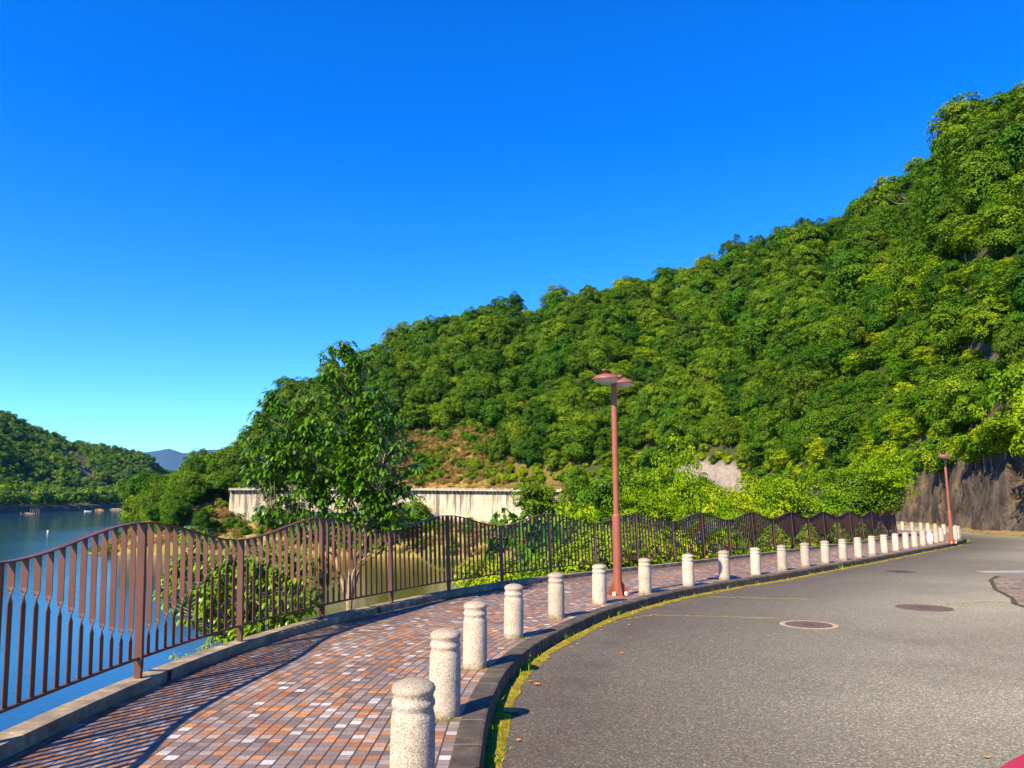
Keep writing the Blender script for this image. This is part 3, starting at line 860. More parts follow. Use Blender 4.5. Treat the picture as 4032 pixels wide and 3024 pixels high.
for c, (p, sc, az, t, dist) in enumerate(cand):
    yel = az > .42 and t < .35
    key = rs.choice(keysR if yel else keys)
    i = rs.randrange(5)
    if c < N_IND and az < .80:
        for z0, z1, where, zn in zones:
            if z0 <= az < z1: break
        top = t > .9
        kn, ds = names[key]
        szw = 'small ' if sc < .8 * np.interp(dist, [50, 90, 140, 300], [.58, .82, 1.1, 1.3]) else ('large ' if sc > 1.12 * np.interp(dist, [50, 90, 140, 300], [.58, .82, 1.1, 1.3]) else '')
        lab = '%s%s %s%s' % (szw, ds, 'against the sky ' if top else 'in the wood ', where)
        tree(kn, key, i, p - Vector((0, 0, .8 * sc)), sc, lab, 'tree', '%s%ss %s%s' % (szw, kn.replace('_', ' '), where, ' skyline' if top else ''))
    else:
        rest.append((p - Vector((0, 0, .8 * sc)), rs.random() * 6.28, sc, {'broad': 0, 'dark': 5, 'layer': 8, 'spring': 11}[key] + i % {'broad': 5, 'dark': 3, 'layer': 3, 'spring': 3}[key]))
src = SRC['broad'] + SRC['dark'] + SRC['layer'] + SRC['spring']
scatter_stuff('hillside_wood', [tuple(r[0]) for r in rest], [r[1] for r in rest], [r[2] for r in rest], [r[3] for r in rest], src,
              'closed green wood covering the upper hillside up to the skyline', 'wood')
# undergrowth on the slope: low scrub between the trunks
und = []
for _ in range(5200):
    i = rs.randrange(len(FT)); az = AZ[i]
    if az > 1.1 or az < -.5: continue
    t = rs.random() ** 1.5
    bare = -.165 < az < -.02 and t < .235
    if bare and rs.random() < .9: continue
    if .2 < az < .31 and t < .03: continue
    p = hill_pt(FT[i], az, FA[i], t)
    if az > .5 and t < .3 and noise.noise(Vector((p.x * .15, p.y * .15, p.z * .15))) > 0.16: continue
    und.append((tuple(p), rs.random() * 6.28, rs.uniform(.5, 1.5), rs.randrange(7)))
scatter_stuff('undergrowth', [u[0] for u in und], [u[1] for u in und], [u[2] for u in und], [u[3] for u in und], SRC['bush'] + SRC['green_bush'],
              'low green scrub between the trees of the hillside', 'undergrowth')

# --- the wood on the hill across the lake
pts = []
for _ in range(9000):
    az = rs.uniform(-.98, -.40); t = rs.random() ** .8 * 1.01
    if bare2(az, t) and rs.random() < .9: continue
    p = far_pt(az, t)
    if t < .018: continue
    sc = rs.uniform(.75, 1.25) * (1.35 if t < .12 else .9)
    if not free(p, 7.4 * sc): continue
    pts.append((tuple(p - Vector((0, 0, 1.5))), rs.random() * 6.28, sc, rs.randrange(4)))
print('far trees', len(pts))
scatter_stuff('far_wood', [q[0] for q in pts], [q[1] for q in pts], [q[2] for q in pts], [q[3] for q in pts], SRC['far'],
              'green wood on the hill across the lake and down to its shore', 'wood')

# ------------------------------------------------------------------ ground height below the fence, spit at the far side
def gh(x, y):
    i = int(np.argmin((FL[:, 0] - x) ** 2 + (FL[:, 1] - y) ** 2))
    d = math.hypot(FL[i, 0] - x, FL[i, 1] - y)
    return float(FZ[i]) + float(np.interp(d, [q[0] for q in prof], [q[1] for q in prof]))
def at(u, R): return (u - 2016) / FPX * R, R
def zpx(v, R): return 1.6 + ray(2016, v)[1] * R

V = []
GX = np.linspace(-118, -58, 41); GY = np.linspace(176, 240, 41)
for y in GY:
    for x in GX:
        d = math.hypot((x + 82) / 21, (y - 206) / 22)
        z = -14.5 + 15.5 * math.exp(-d ** 2.2 * 1.1) + noise.fractal(Vector((x * .12, y * .12, 4)), 1, 2, 4) * 1.3
        V.append((x, y, z))
a = np.arange(40)[:, None] * 41 + np.arange(40)[None, :]
add('ground', np_mesh('ground', V, np.stack([a, a + 1, a + 42, a + 41], 2).reshape(-1, 4), M['grass'], smooth=True), kind='structure')

M['straw'] = mat_leaf('dry_blades', (0.20, 0.15, 0.02), (0.34, 0.22, 0.07), (0.42, 0.26, 0.12))
species('tuft', 'straw', 'bark', 3, 1.0, 1.0, -.1, 14, 40, .16, r=.01, flat=.6, aspect=.25)
dg = []; rq = random.Random(31)
def terr(x, y):
    d = math.hypot((x + 82) / 21, (y - 206) / 22)
    return -14.5 + 15.5 * math.exp(-d ** 2.2 * 1.1)
for _ in range(3400):
    m_ = rq.random()
    if m_ < .45:
        i = rq.randrange(len(K)); 
        if KS[i] < WALL0: continue
        d = rq.uniform(.6, 15); x = K[i, 0] + KN[i, 0] * (WID[i] + d); y = K[i, 1] + KN[i, 1] * (WID[i] + d)
        z = float(zfar(KS[i])) + float(np.interp(d, [.35, 3, 8, 12, 16], [-8.2, -8.9, -11.0, -13.2, -15.4]))
    elif m_ < .7:
        x = rq.uniform(-105, -60); y = rq.uniform(182, 215); z = terr(x, y)
    else:
        i = rq.choice([j for j in range(len(AZ)) if -.17 < AZ[j] < .0]); t = rq.uniform(.0, .25); q = hill_pt(FT[i], AZ[i], FA[i], t); x, y, z = q
    if z < -12.6: continue
    dg.append(((x, y, z), rq.random() * 6.28, rq.uniform(.6, 1.6), rq.choice([0, 1, 2, 0, 1, 2, 0, 1, 2, 3, 4])))
scatter_stuff('dry_grass', [u[0] for u in dg], [u[1] for u in dg], [u[2] for u in dg], [u[3] for u in dg], SRC['tuft'] + SRC['green_bush'][:2], 'dry brown grass on the shore banks and the bare slope', 'grass')

# ------------------------------------------------------------------ retaining wall with overhanging road edge
wall_root = empty('retaining_wall', tuple(K[np.argmin(abs(KS - (WALL0 + WALL1) / 2))]) + (0,), label='long pale stained concrete retaining wall across the inlet with a road on top', cat='wall')
wall_root.location = (0, 0, 0)
wa, wb = WALL0, arc_of(-74, 200)
o = kstrip('wall_face', wa, wb, [(0.02, 0.0), (0.02, -1.2), (0.28, -9.0)], M['wall'], wid=1.0, step=4)
# the wall's own texture runs along its length
me = o.data; uvl = me.uv_layers[0]
co = np.zeros(len(me.uv_layers[0].data) * 2); uvl.data.foreach_get('uv', co); co = co.reshape(-1, 2)
uvl.data.foreach_set('uv', co[:, ::-1].ravel())
o.parent = wall_root
o = kstrip('overhang_slab', wa, wb, [(-0.2, 0.02), (1.05, 0.02), (1.05, -0.28), (0.0, -0.40)], M['slab'], wid=1.0, step=4); o.parent = wall_root
def wide(s, lat, h):
    i = int(np.argmin(abs(KS - s))); return Vector((K[i, 0] + KN[i, 0] * (WID[i] + lat), K[i, 1] + KN[i, 1] * (WID[i] + lat), float(zbase(KS[i], 0, 0)) + h)), Vector((KT[i, 0], KT[i, 1], 0)), Vector((KN[i, 0], KN[i, 1], 0))
br0 = po0 = None
nbr = int((wb - wa) / 1.15)
for k in range(nbr):
    p, t, nn = wide(wa + 0.5 + k * 1.15, 0, 0)
    if br0 is None:
        mb = MB(); mb.ring_loft([[(sx, 0.0, -.38), (sx, .95, -.29), (sx, .95, -.42), (sx, 0.0, -1.25)] for sx in (-.11, .11)])
        br0 = mb.mesh('bracket', M['slab'])
    if k < 98:
        b = add('bracket', br0, wall_root); b.location = p; b.rotation_euler = (0, 0, math.atan2(t.y, t.x) + (0 if Vector((-t.y, t.x, 0)).dot(nn) > 0 else math.pi))
npo = int((wb - wa) / 2.0)
for k in range(npo):
    p, t, nn = wide(wa + 0.3 + k * 2.0, .9, 0)
    if po0 is None:
        mb = MB(); mb.box((0, 0, .24), (.26, .2, .5)); po0 = mb.mesh('post', M['slab'], bevel=.03)
    b = add('post', po0, wall_root); b.location = p; b.rotation_euler = (0, 0, math.atan2(t.y, t.x))
o = kstrip('guard_rail', wa, wb, [(.86, .12), (.95, .12), (.95, .26), (.86, .26), (.86, .12)], M['slab'], wid=1.0, step=6); o.parent = wall_root

# ------------------------------------------------------------------ wavy fence
F0 = FS[np.argmin((FL[:, 0] + 3.36) ** 2 + (FL[:, 1] - 7.0) ** 2)]
PL = 1.893
LEAN = math.tan(math.radians(2.6))
def wave(s): return math.cos(math.pi * (s - F0) / PL)
def topz(s): return 1.255 + 0.115 * wave(s)
def twz(s): return 0.66 - 0.27 * wave(s)
KH = 0.095
def fp(s, lat, h):
    p, n_ = fpt(s, lat + h * LEAN, KH + h); return p, n_
def sweep(name, s0, s1, ds, lat, w, th, hfun, mat, parent):
    mb = MB(); rings = []
    m = max(2, int((s1 - s0) / ds))
    for i in range(m + 1):
        s = s0 + (s1 - s0) * i / m; h = hfun(s)
        rings.append([fp(s, lat - w / 2, h)[0], fp(s, lat + w / 2, h)[0], fp(s, lat + w / 2, h + th)[0], fp(s, lat - w / 2, h + th)[0]])
    mb.ring_loft(rings)
    return mb.build(name, mat, parent)
def baluster(s, mb, full=True):
    zt = twz(s); top = topz(s)
    seq = [(.185, 90), (zt - .055, 90), (zt - .02, 70), (zt, 45), (zt + .02, 20), (zt + .055, 0), (top, 0)] if full else [(.185, 90), (zt - .03, 90), (zt + .03, 0), (top, 0)]
    p0, n_ = fp(s, 0, 0); t_ = Vector((n_.y, -n_.x, 0)); rings = []
    for h, ang in seq:
        p, _ = fp(s, 0, h); q = math.radians(ang)
        u = n_ * math.cos(q) + t_ * math.sin(q); w = -n_ * math.sin(q) + t_ * math.cos(q)
        hw = .025 if abs(ang - 45) > 30 else .019
        rings.append([p - u * hw - w * .004, p + u * hw - w * .004, p + u * hw + w * .004, p - u * hw + w * .004])
    mb.ring_loft(rings)
def post(s, parent, mat):
    p, n_ = fp(s, 0, 0); t_ = Vector((n_.y, -n_.x, 0)); mb = MB(); rings = []
    for h, hw, ht in ((-.01, .026, .018), (.13, .037, .019), (.2, .037, .019), (topz(s) + .001, .037, .019)):
        q, _ = fp(s, 0, h); rings.append([q - n_ * hw - t_ * ht, q + n_ * hw - t_ * ht, q + n_ * hw + t_ * ht, q - n_ * hw + t_ * ht])
    mb.ring_loft(rings)
    q, _ = fp(s, 0, topz(s) - .035)
    po = mb.build('post', mat, parent, bevel=.003)
    return po
def build_fence(s0, s1, label, ind):
    r = empty('wavy_fence', tuple(fp(s0, 0, 0)[0]), label=label, cat='fence')
    r.location = (0, 0, 0)
    sweep('top_rail', s0, s1, .12, 0, .062, .012, topz, M['fence'], r)
    sweep('bottom_rail', s0, s1, .5, 0, .034, .022, lambda s: .165, M['fence'], r)
    k = math.ceil((s0 - F0) / PL); cnt = 0; rest_ = MB(); nrest = 0
    while F0 + k * PL <= s1 + .01:
        s = F0 + k * PL
        post(s, r, M['fence'])
        for j in range(1, 13):
            sb = s + j * PL / 13
            if sb > s1 - .03: break
            if ind and cnt < 100 and k >= -2:
                mb = MB(); baluster(sb, mb); mb.build('baluster', M['fence'], r); cnt += 1
            else: baluster(sb, rest_, ind); nrest += 1
        k += 1
    rest_.build('baluster_row', M['fence'], r, kind='stuff')
    return r
F_END = FS[np.argmin((FL[:, 0] - 25.8) ** 2 + (FL[:, 1] - 56) ** 2)]
F_FAR0 = FS[np.argmin((FL[:, 0] - 29.5) ** 2 + (FL[:, 1] - 92) ** 2)]
F_FAR1 = FS[np.argmin((FL[:, 0] - 22) ** 2 + (FL[:, 1] - 164) ** 2)]
build_fence(F0 - 4 * PL, F_END, 'brown steel fence with a wavy top rail along the lake side of the tiled path', True)
# the far one shows only as a few wave crests: its posts and bars stay small
rf = empty('wavy_fence', label='distant wavy brown fence in front of the pale rock cut beyond the bushes', cat='fence')
sweep('top_rail', F_FAR0, F_FAR1, .3, 0, .062, .03, topz, M['fence'], rf)
sweep('bottom_rail', F_FAR0, F_FAR1, 1, 0, .034, .03, lambda s: .165, M['fence'], rf)
mb = MB(); s = F_FAR0
while s < F_FAR1: baluster(s, mb, False); s += PL / 13
mb.build('baluster_row', M['fence'], rf, kind='stuff')
k = 0
while F_FAR0 + k * PL < F_FAR1 and k < 48: post(F_FAR0 + k * PL, rf, M['fence']); k += 1

# ------------------------------------------------------------------ granite bollards
BP = [(-0.55, 4.35), (-0.53, 6.13), (-0.38, 7.91), (0.02, 9.68), (0.66, 11.42), (1.50, 13.08), (2.56, 14.66), (3.72, 16.03), (4.85, 17.35), (6.0, 18.68), (7.13, 20.0),
      (8.26, 21.32), (9.38, 22.66), (10.5, 24.0), (11.6, 25.33), (12.7, 26.65), (13.8, 28.0), (14.9, 29.32), (15.98, 30.63), (17.05, 31.96), (18.12, 33.28), (19.2, 34.65), (20.25, 36.0), (21.3, 37.42)]
s = arc_of(22.6, 37.9) + 1.0
last = BP[-1]
while True:
    i = int(np.argmin(abs(KS - s)))
    if KS[i] > arc_of(29.95, 61): break
    q = (K[i, 0] + KN[i, 0] * .36, K[i, 1] + KN[i, 1] * .36)
    if math.dist(q, last) >= 1.74: BP.append(q); last = q
    s += .1
mb = MB()
R_ = .124
mb.lathe([(R_ * .985, -.05), (R_, .05), (R_ * 1.0, .30), (R_ * .985, .452), (R_ * .955, .475), (R_ * .90, .497), (R_ * .905, .507), (R_ * .965, .522), (R_ * .985, .532), (R_ * .97, .545),
          (R_ * .905, .558), (R_ * .895, .572), (R_ * .945, .592), (R_ * .985, .600), (R_ * .99, .612), (R_ * .93, .627), (R_ * .75, .643), (R_ * .45, .655), (R_ * .15, .660), (0.001, .661)], 40)
bm_me = mb.mesh('bollard', M['granite'], smooth=True)
def ordn(n): return ['', 'first', 'second', 'third', 'fourth', 'fifth', 'sixth', 'seventh', 'eighth', 'ninth', 'tenth', 'eleventh', 'twelfth', 'thirteenth'][n]
rnd = random.Random(5)
# lamp stands just past the sixth bollard, the second lamp between the 22nd and 23rd
def blabel(i):
    if i == 0: return 'granite bollard cut off by the bottom edge, closest of the kerb row'
    if i == 1: return 'granite bollard behind the one cut off by the bottom edge, moss at its foot'
    if i == 21: return 'granite bollard wrapped in a white printed sheet beside the far street lamp'
    if i == 5: return 'granite bollard just before the near street lamp on the tiled path'
    if i == 6: return 'granite bollard just past the near street lamp, the lamp shadow touching its foot'
    if 1 < i < 5: return '%s bollard along the kerb before the near street lamp, counted back from it' % ordn(6 - i)
    if 6 < i <= 13: return '%s granite bollard along the kerb beyond the near street lamp' % ordn(i - 5)
    if 13 < i < 21: return '%s granite bollard before the one wrapped in a white sheet' % ordn(21 - i)
    if i > 21: return '%s bollard beyond the far street lamp where the kerb bends' % ordn(min(13, i - 21))
bol = []
for i, (x, y) in enumerate(BP):
    o = add('bollard', bm_me, None, label=blabel(i), cat='bollard', group='granite bollards along the kerb')
    o.location = (x, y, -SLOPE * y if y < 45 else float(zbase(KS[np.argmin((K[:, 0] - x) ** 2 + (K[:, 1] - y) ** 2)], x, y)))
    o.rotation_euler = (rnd.uniform(-.008, .008), rnd.uniform(-.008, .008), rnd.uniform(0, 6.28))
    bol.append(o)
# white sheet round one of them
bx, by = BP[21]; bz = -SLOPE * by
mb = MB(); rings = []
a0 = math.atan2(-by, -bx) ; rr = .132
for h in (.09, .15, .42, .44):
    rings.append([(bx + rr * math.cos(a0 + q), by + rr * math.sin(a0 + q), bz + h) for q in np.linspace(-1.55, 1.55, 25)])
mb.ring_loft(rings, caps=False, close=False)
sh = mb.build('notice_sheet', M['paper'], None, smooth=True, label='white printed sheet wrapped round the bollard beside the far street lamp', cat='notice')
sm = sh.modifiers.new('thickness', 'SOLIDIFY'); sm.thickness = .003
def patch(mb, q0, q1, h0, h1):
    mb.ring_loft([[(bx + (rr + .0035) * math.cos(a0 + q), by + (rr + .0035) * math.sin(a0 + q), bz + h) for q in np.linspace(q0, q1, 4)] for h in (h0, h1)], caps=False, close=False)
mp_, mbb = MB(), MB()
for col_, q in enumerate((-.55, .0)):
    for r_ in range(7):
        h = .36 - r_ * .033 - col_ * .012
        patch(mp_, q, q + .16, h, h + .006); patch(mp_, q + .06, q + .10, h - .012, h + .018); patch(mp_, q + .01, q + .15, h - .012, h - .006)
for r_ in range(9):
    h = .37 - r_ * .022
    patch(mbb, .55, .66, h, h + .004); patch(mbb, .58, .62, h - .008, h + .01)
mp_.build('pink_writing', M['pink'], sh); mbb.build('blue_writing', M['blue'], sh)

# ------------------------------------------------------------------ street lamps
def make_lamp():
    r = empty('street_lamp', (0, 0, 0))
    mb = MB(); mb.tube([(0, 0, 0), (0, 0, 1.47)], .082, 28); mb.lathe([(.082, 1.468), (.074, 1.492), (.058, 1.50)], 28, caps=False)
    mb.build('lower_pole', M['lamp'], r, smooth=True)
    mb = MB(); mb.tube([(0, 0, 1.49), (0, 0, 4.02)], .056, 24); mb.lathe([(.056, 4.02), (.05, 4.05), (.0, 4.06)], 24, caps=False)
    mb.build('upper_pole', M['lamp'], r, smooth=True)
    mb = MB(); mb.box((0, 0, .008), (.42, .42, .016)); mb.build('base_plate', M['lamp'], r, bevel=.002)
    for k in range(4):
        a = math.pi / 4 + k * math.pi / 2; c, s_ = math.cos(a), math.sin(a)
        mb = MB(); n_ = Vector((-s_, c, 0)) * .005
        tri = [Vector((.078 * c, .078 * s_, .016)), Vector((.235 * c, .235 * s_, .016)), Vector((.235 * c, .235 * s_, .04)), Vector((.078 * c, .078 * s_, .27))]
        mb.ring_loft([[p - n_ for p in tri], [p + n_ for p in tri]]); mb.build('gusset', M['lamp'], r)
        mb = MB(); a2 = k * math.pi / 2
        mb.lathe([(.032, .016), (.034, .06), (.028, .078), (.0, .082)], 14, c=(.165 * math.cos(a2), .165 * math.sin(a2), 0)); mb.build('bolt_cap', M['cap'], r, smooth=True)
    mb = MB(); mb.box((.083, 0, .62), (.012, .085, .34)); mb.build('service_door', M['lamp'], r, bevel=.003)
    for sg in (1, -1):
        cx = sg * .33
        hd = MB(); hd.lathe([(.0, .085), (.10, .078), (.19, .052), (.245, .018), (.268, -.012), (.268, -.028), (.25, -.032)], 36, c=(cx, 0, 4.07), caps=False)
        h = hd.build('lamp_head', M['lamp'], r, smooth=True)
        gl = MB(); gl.lathe([(.25, -.030), (.215, -.062), (.15, -.095), (.07, -.112), (.0, -.115)], 36, c=(cx, 0, 4.07), caps=False)
        gl.build('lens', M['lens'], h, smooth=True)
        arm = MB(); rings = []
        for x, z, w in ((.02, 3.98, .055), (.10, 4.07, .06), (.20, 4.155, .06), (.31, 4.205, .055), (.40, 4.215, .045), (.455, 4.205, .035)):
            th = .022
            rings.append([(sg * x, -w, z), (sg * x, w, z), (sg * x, w, z + th), (sg * x, -w, z + th)])
        arm.ring_loft(rings); arm.build('arm', M['lamp'], r, smooth=True, bevel=.004)
        st = MB(); st.tube([(cx + sg * .02, 0, 4.14), (cx + sg * .02, 0, 4.215)], .03, 12); st.build('arm_stem', M['lamp'], h, smooth=True)
    return r
L1 = make_lamp()
L1.location = (1.985, 14.28, -SLOPE * 14.28); L1.rotation_euler = (0, 0, math.atan2(.85, .53))
tag(L1, 'reddish brown street lamp with two saucer heads close to the sixth bollard', 'street lamp', 'twin-headed street lamps')
L2 = copy_tree(L1); L2.location = (20.66, 35.45, -SLOPE * 35.45); L2.rotation_euler = (0, 0, math.atan2(.80, .60))
L2['label'] = 'smaller looking distant street lamp beside the bollard wrapped in a white sheet'

# ------------------------------------------------------------------ moss, weeds, cracks, fallen leaves
def ribbon_on_road(name, s0, s1, wmin, wmax, mat, seed, side=-1):
    ii = np.where((KS >= s0) & (KS <= s1))[0]; V = []
    for i in ii:
        w = wmin + (wmax - wmin) * (0.5 + 0.5 * noise.noise(Vector((KS[i] * .9, seed, 0)))) + .05 * noise.noise(Vector((KS[i] * 5, seed, 1)))
        w = max(.03, w * np.interp(KS[i], [arc_of(-.2, 5), arc_of(10, 22.6), arc_of(25, 42), 400], [1, .9, .8, .6]))
        for l, h in ((0.012, .012), (w * .35, .022), (w * .75, .014), (w, .003)):
            x = K[i, 0] - KN[i, 0] * l; y = K[i, 1] - KN[i, 1] * l
            V.append((x, y, float(zbase(KS[i], x, y)) - .15 + h + .006 * noise.noise(Vector((x * 14, y * 14, 0)))))
    a = np.arange(len(ii) - 1)[:, None] * 4 + np.arange(3)[None, :]
    return add(name, np_mesh(name, V, np.stack([a, a + 1, a + 5, a + 4], 2).reshape(-1, 4), mat, smooth=True), kind='stuff', label='yellow-green moss in the gutter along the kerb', cat='moss')
ribbon_on_road('moss', 0, arc_of(29, 53), .06, .24, M['moss'], 3)
def crack(pts, w, seed):
    P = [Vector((x, y, -SLOPE * y - .146)) for x, y in pts]; V = []
    N_ = 60
    for i in range(N_ + 1):
        t = i / N_ * (len(P) - 1); k = min(int(t), len(P) - 2); p = P[k].lerp(P[k + 1], t - k)
        d = (P[k + 1] - P[k]).normalized(); n_ = Vector((-d.y, d.x, 0))
        ww = w * (1 - i / N_) * (0.5 + .9 * abs(noise.noise(Vector((t * 9, seed, 0))))) + .004
        j = n_ * .10 * noise.noise(Vector((t * 6, seed, 5)))
        V += [p + j - n_ * ww, p + j + Vector((0, 0, .006)), p + j + n_ * ww]
    a = np.arange(N_)[:, None] * 3 + np.arange(2)[None, :]
    return np_mesh('moss', V, np.stack([a, a + 3, a + 4, a + 1], 2).reshape(-1, 4), M['moss'])
for k, (pts_, w, l) in enumerate((([(1.75, 12.2), (2.3, 12.75), (3.2, 12.6), (4.3, 12.35)], .045, 'mossy crack running into the asphalt from the kerb by the near lamp'),
                    ([(3.9, 15.3), (4.6, 15.2), (5.9, 14.9)], .03, 'second mossy crack in the asphalt further along the kerb'),
                    ([(9.6, 14.3), (9.0, 14.5), (7.9, 14.1)], .025, 'short mossy crack near the worn concrete apron'))):
    add('moss', crack(pts_, w * .8, k), label=l, cat='moss', kind='stuff')

# weeds in the gutter
Cs, Ns, Sz, Ts = [], [], [], []
rw = random.Random(11)
V = []; Q = []; T = []
def blade(x, y, z, h, a, lean, w):
    b = len(V); d = Vector((math.cos(a), math.sin(a), 0)); n_ = Vector((-d.y, d.x, 0)) * w
    p = Vector((x, y, z))
    V.extend([p - n_, p + n_, p + d * lean * .4 + Vector((0, 0, h * .6)) + n_ * .8, p + d * lean * .4 + Vector((0, 0, h * .6)) - n_ * .8, p + d * lean + Vector((0, 0, h)), p + d * lean + Vector((0, 0, h)) + n_ * .1])
    Q.extend([(b, b + 1, b + 2, b + 3), (b + 3, b + 2, b + 5, b + 4)]); t = rw.random(); T.extend([t] * 6)
def tuft(s, n, hm, l=None, inner=False, pos=None):
    if pos is None:
        i = int(np.argmin(abs(KS - s))); l = rw.uniform(.02, .12) if l is None else l
        x0 = K[i, 0] - KN[i, 0] * l; y0 = K[i, 1] - KN[i, 1] * l; z0 = float(zbase(KS[i], x0, y0)) - .145
    else: x0, y0, z0 = pos
    for _ in range(n):
        blade(x0 + rw.gauss(0, .03), y0 + rw.gauss(0, .03), z0, hm * rw.uniform(.4, 1), rw.random() * 6.28, hm * rw.uniform(.1, .8), rw.uniform(.002, .006))
sK = arc_of(-.2, 5)
s = sK - .6
while s < arc_of(27, 46):
    dens = .5 + .5 * noise.noise(Vector((s * .5, 9, 0)))
    if rw.random() < .15 + dens * .4: tuft(s, rw.randint(3, 12), rw.choice([.03, .045, .06, .10]) * (1 + (rw.random() < .06) * 1.0))
    s += .07 if s < sK + 12 else .16
for i in (1, 2, 3, 4, 6, 8):
    x, y = BP[i]
    for _ in range(4):
        a = rw.uniform(-2.4, 0.4); tuft(0, 8, .03, pos=(x + .14 * math.cos(a), y + .14 * math.sin(a), -SLOPE * y))
add('weeds', np_mesh('weeds', V, Q, M['weed'], None, {'tint': T}), label='small green weeds and grass tufts growing out of the gutter', cat='weeds', kind='stuff')
# moss cushions round the bollard feet and lamp base
V, Q = [], []
def cushion(x, y, r, z):
    b = len(V); n_ = 14
    V.append((x, y, z + r * .28))
    for k in range(n_):
        a = k / n_ * 6.283; q = r * (1 + .35 * noise.noise(Vector((x * 9 + math.cos(a), y * 9 + math.sin(a), 0))))
        V.append((x + q * math.cos(a), y + q * math.sin(a), z + .001))
    for k in range(n_): Q.append((b, b + 1 + k, b + 1 + (k + 1) % n_))
for i, (x, y) in enumerate(BP[:16]):
    for _ in range(5):
        a = rw.random() * 6.28
        cushion(x + .12 * math.cos(a), y + .12 * math.sin(a), rw.uniform(.02, .05), -SLOPE * y)
for _ in range(16):
    a = rw.random() * 6.28; q = rw.uniform(.1, .3); cushion(1.985 + q * math.cos(a), 14.28 + q * math.sin(a) * .7, rw.uniform(.03, .07), -SLOPE * 14.28)
add('moss', np_mesh('moss', V, Q, M['moss'], smooth=True), label='dark green moss cushions round the feet of bollards and lamp', cat='moss', kind='stuff')

def dead_leaf(x, y, L_, a, z=None, curl=.3, label=None):
    mb = []; n_ = 7; w = [0, .22, .42, .36, .45, .2, 0]
    z = -SLOPE * y - .145 if z is None else z
    V = []
    for i in range(n_):
        t = i / (n_ - 1) - .5
        for sd in (-1, 0, 1):
            lx = t * L_; ly = sd * w[i] * L_
            zz = curl * L_ * (t * t * 1.6 + (abs(sd) * w[i]) ** 2 * 2.0) + .003
            V.append((x + lx * math.cos(a) - ly * math.sin(a), y + lx * math.sin(a) + ly * math.cos(a), z + zz))
    k = np.arange(n_ - 1)[:, None] * 3 + np.arange(2)[None, :]
    return np.array(V), np.stack([k, k + 3, k + 4, k + 1], 2).reshape(-1, 4)
big = [((1245, 1362), .10, 'curled orange dead leaf lying alone on the asphalt near the kerb'), ((1103, 1540), .17, 'large orange dead leaf in the gutter beside the second bollard shadow'),
       ((1160, 1480), .08, 'pale dead leaf on the dark asphalt below the fourth bollard')]
for (du, dv), L_, lb in big:
    v = dv * D; u = du * D; a_, e_ = ray(u, v); y = 1.75 / -(e_ + SLOPE); x = a_ * y
    Vv, Qq = dead_leaf(x, y, L_, rw.random() * 3)
    add('fallen_leaf', np_mesh('fallen_leaf', Vv, Qq, M['dead'], smooth=True), label=lb, cat='leaf', group='dead leaves on the road')
Vs, Qs, nb = [], [], 0
for _ in range(230):
    if rw.random() < .6:
        s = rw.uniform(sK - 1, arc_of(26, 43)); i = int(np.argmin(abs(KS - s))); l = rw.uniform(.03, .3); x = K[i, 0] - KN[i, 0] * l; y = K[i, 1] - KN[i, 1] * l; z = None
    elif rw.random() < .5:
        s = rw.uniform(sK - 1, arc_of(26, 43)); i = int(np.argmin(abs(KS - s))); l = WID[i] - .13 - abs(rw.gauss(0, .12)); x = K[i, 0] + KN[i, 0] * l; y = K[i, 1] + KN[i, 1] * l; z = -SLOPE * y
    else:
        y = rw.uniform(5, 40); x = rw.uniform(.2, .9) * y * .7; i = int(np.argmin((K[:, 0] - x) ** 2 + (K[:, 1] - y) ** 2))
        if (Vector((x - K[i, 0], y - K[i, 1])).dot(Vector(KN[i]))) > -.3: continue
        z = None
    Vv, Qq = dead_leaf(x, y, rw.uniform(.02, .055), rw.random() * 6.28, z); Vs.append(Vv); Qs.append(Qq + nb); nb += len(Vv)
add('leaf_litter', np_mesh('leaf_litter', np.vstack(Vs), np.vstack(Qs), M['dead'], smooth=True), label='small dead leaves scattered over gutter, path edge and road', cat='leaves', kind='stuff')

# ------------------------------------------------------------------ manholes, cover, drain grate, worn apron
def manhole(x, y, r, ring, label):
    z = -SLOPE * y - .15
    t = empty('manhole_cover', (x, y, z), label=label, cat='manhole cover', group='round manhole covers in the road')
    t.rotation_euler = (-math.atan(SLOPE), 0, .4)
    mb = MB(); mb.lathe([(r, .0), (r, .006), (r * .97, .008), (r * .965, .004), (r * .94, .004), (r * .93, .007), (r * .86, .007), (.001, .007)], 48, caps=False)
    mb.build('cover', M['iron'], t, smooth=True)
    mb = MB()
    mb.lathe([(r * .22, .0075), (r * .22, .011), (r * .17, .011), (r * .17, .0075)], 24, caps=False)
    mb.build('raised_ring', M['dark_iron'], t)
    if ring:
        mb = MB(); mb.lathe([(r * 1.0, .004), (r * 1.23, .004), (r * 1.23, -.01)], 48, caps=False); mb.build('concrete_ring', M['ringc'], t)
manhole(4.53, 11.72, .345, True, 'round manhole cover set in a pale concrete ring, nearer of the two')
manhole(7.36, 13.66, .46, False, 'plain dark manhole cover without a ring, the farther of the two')
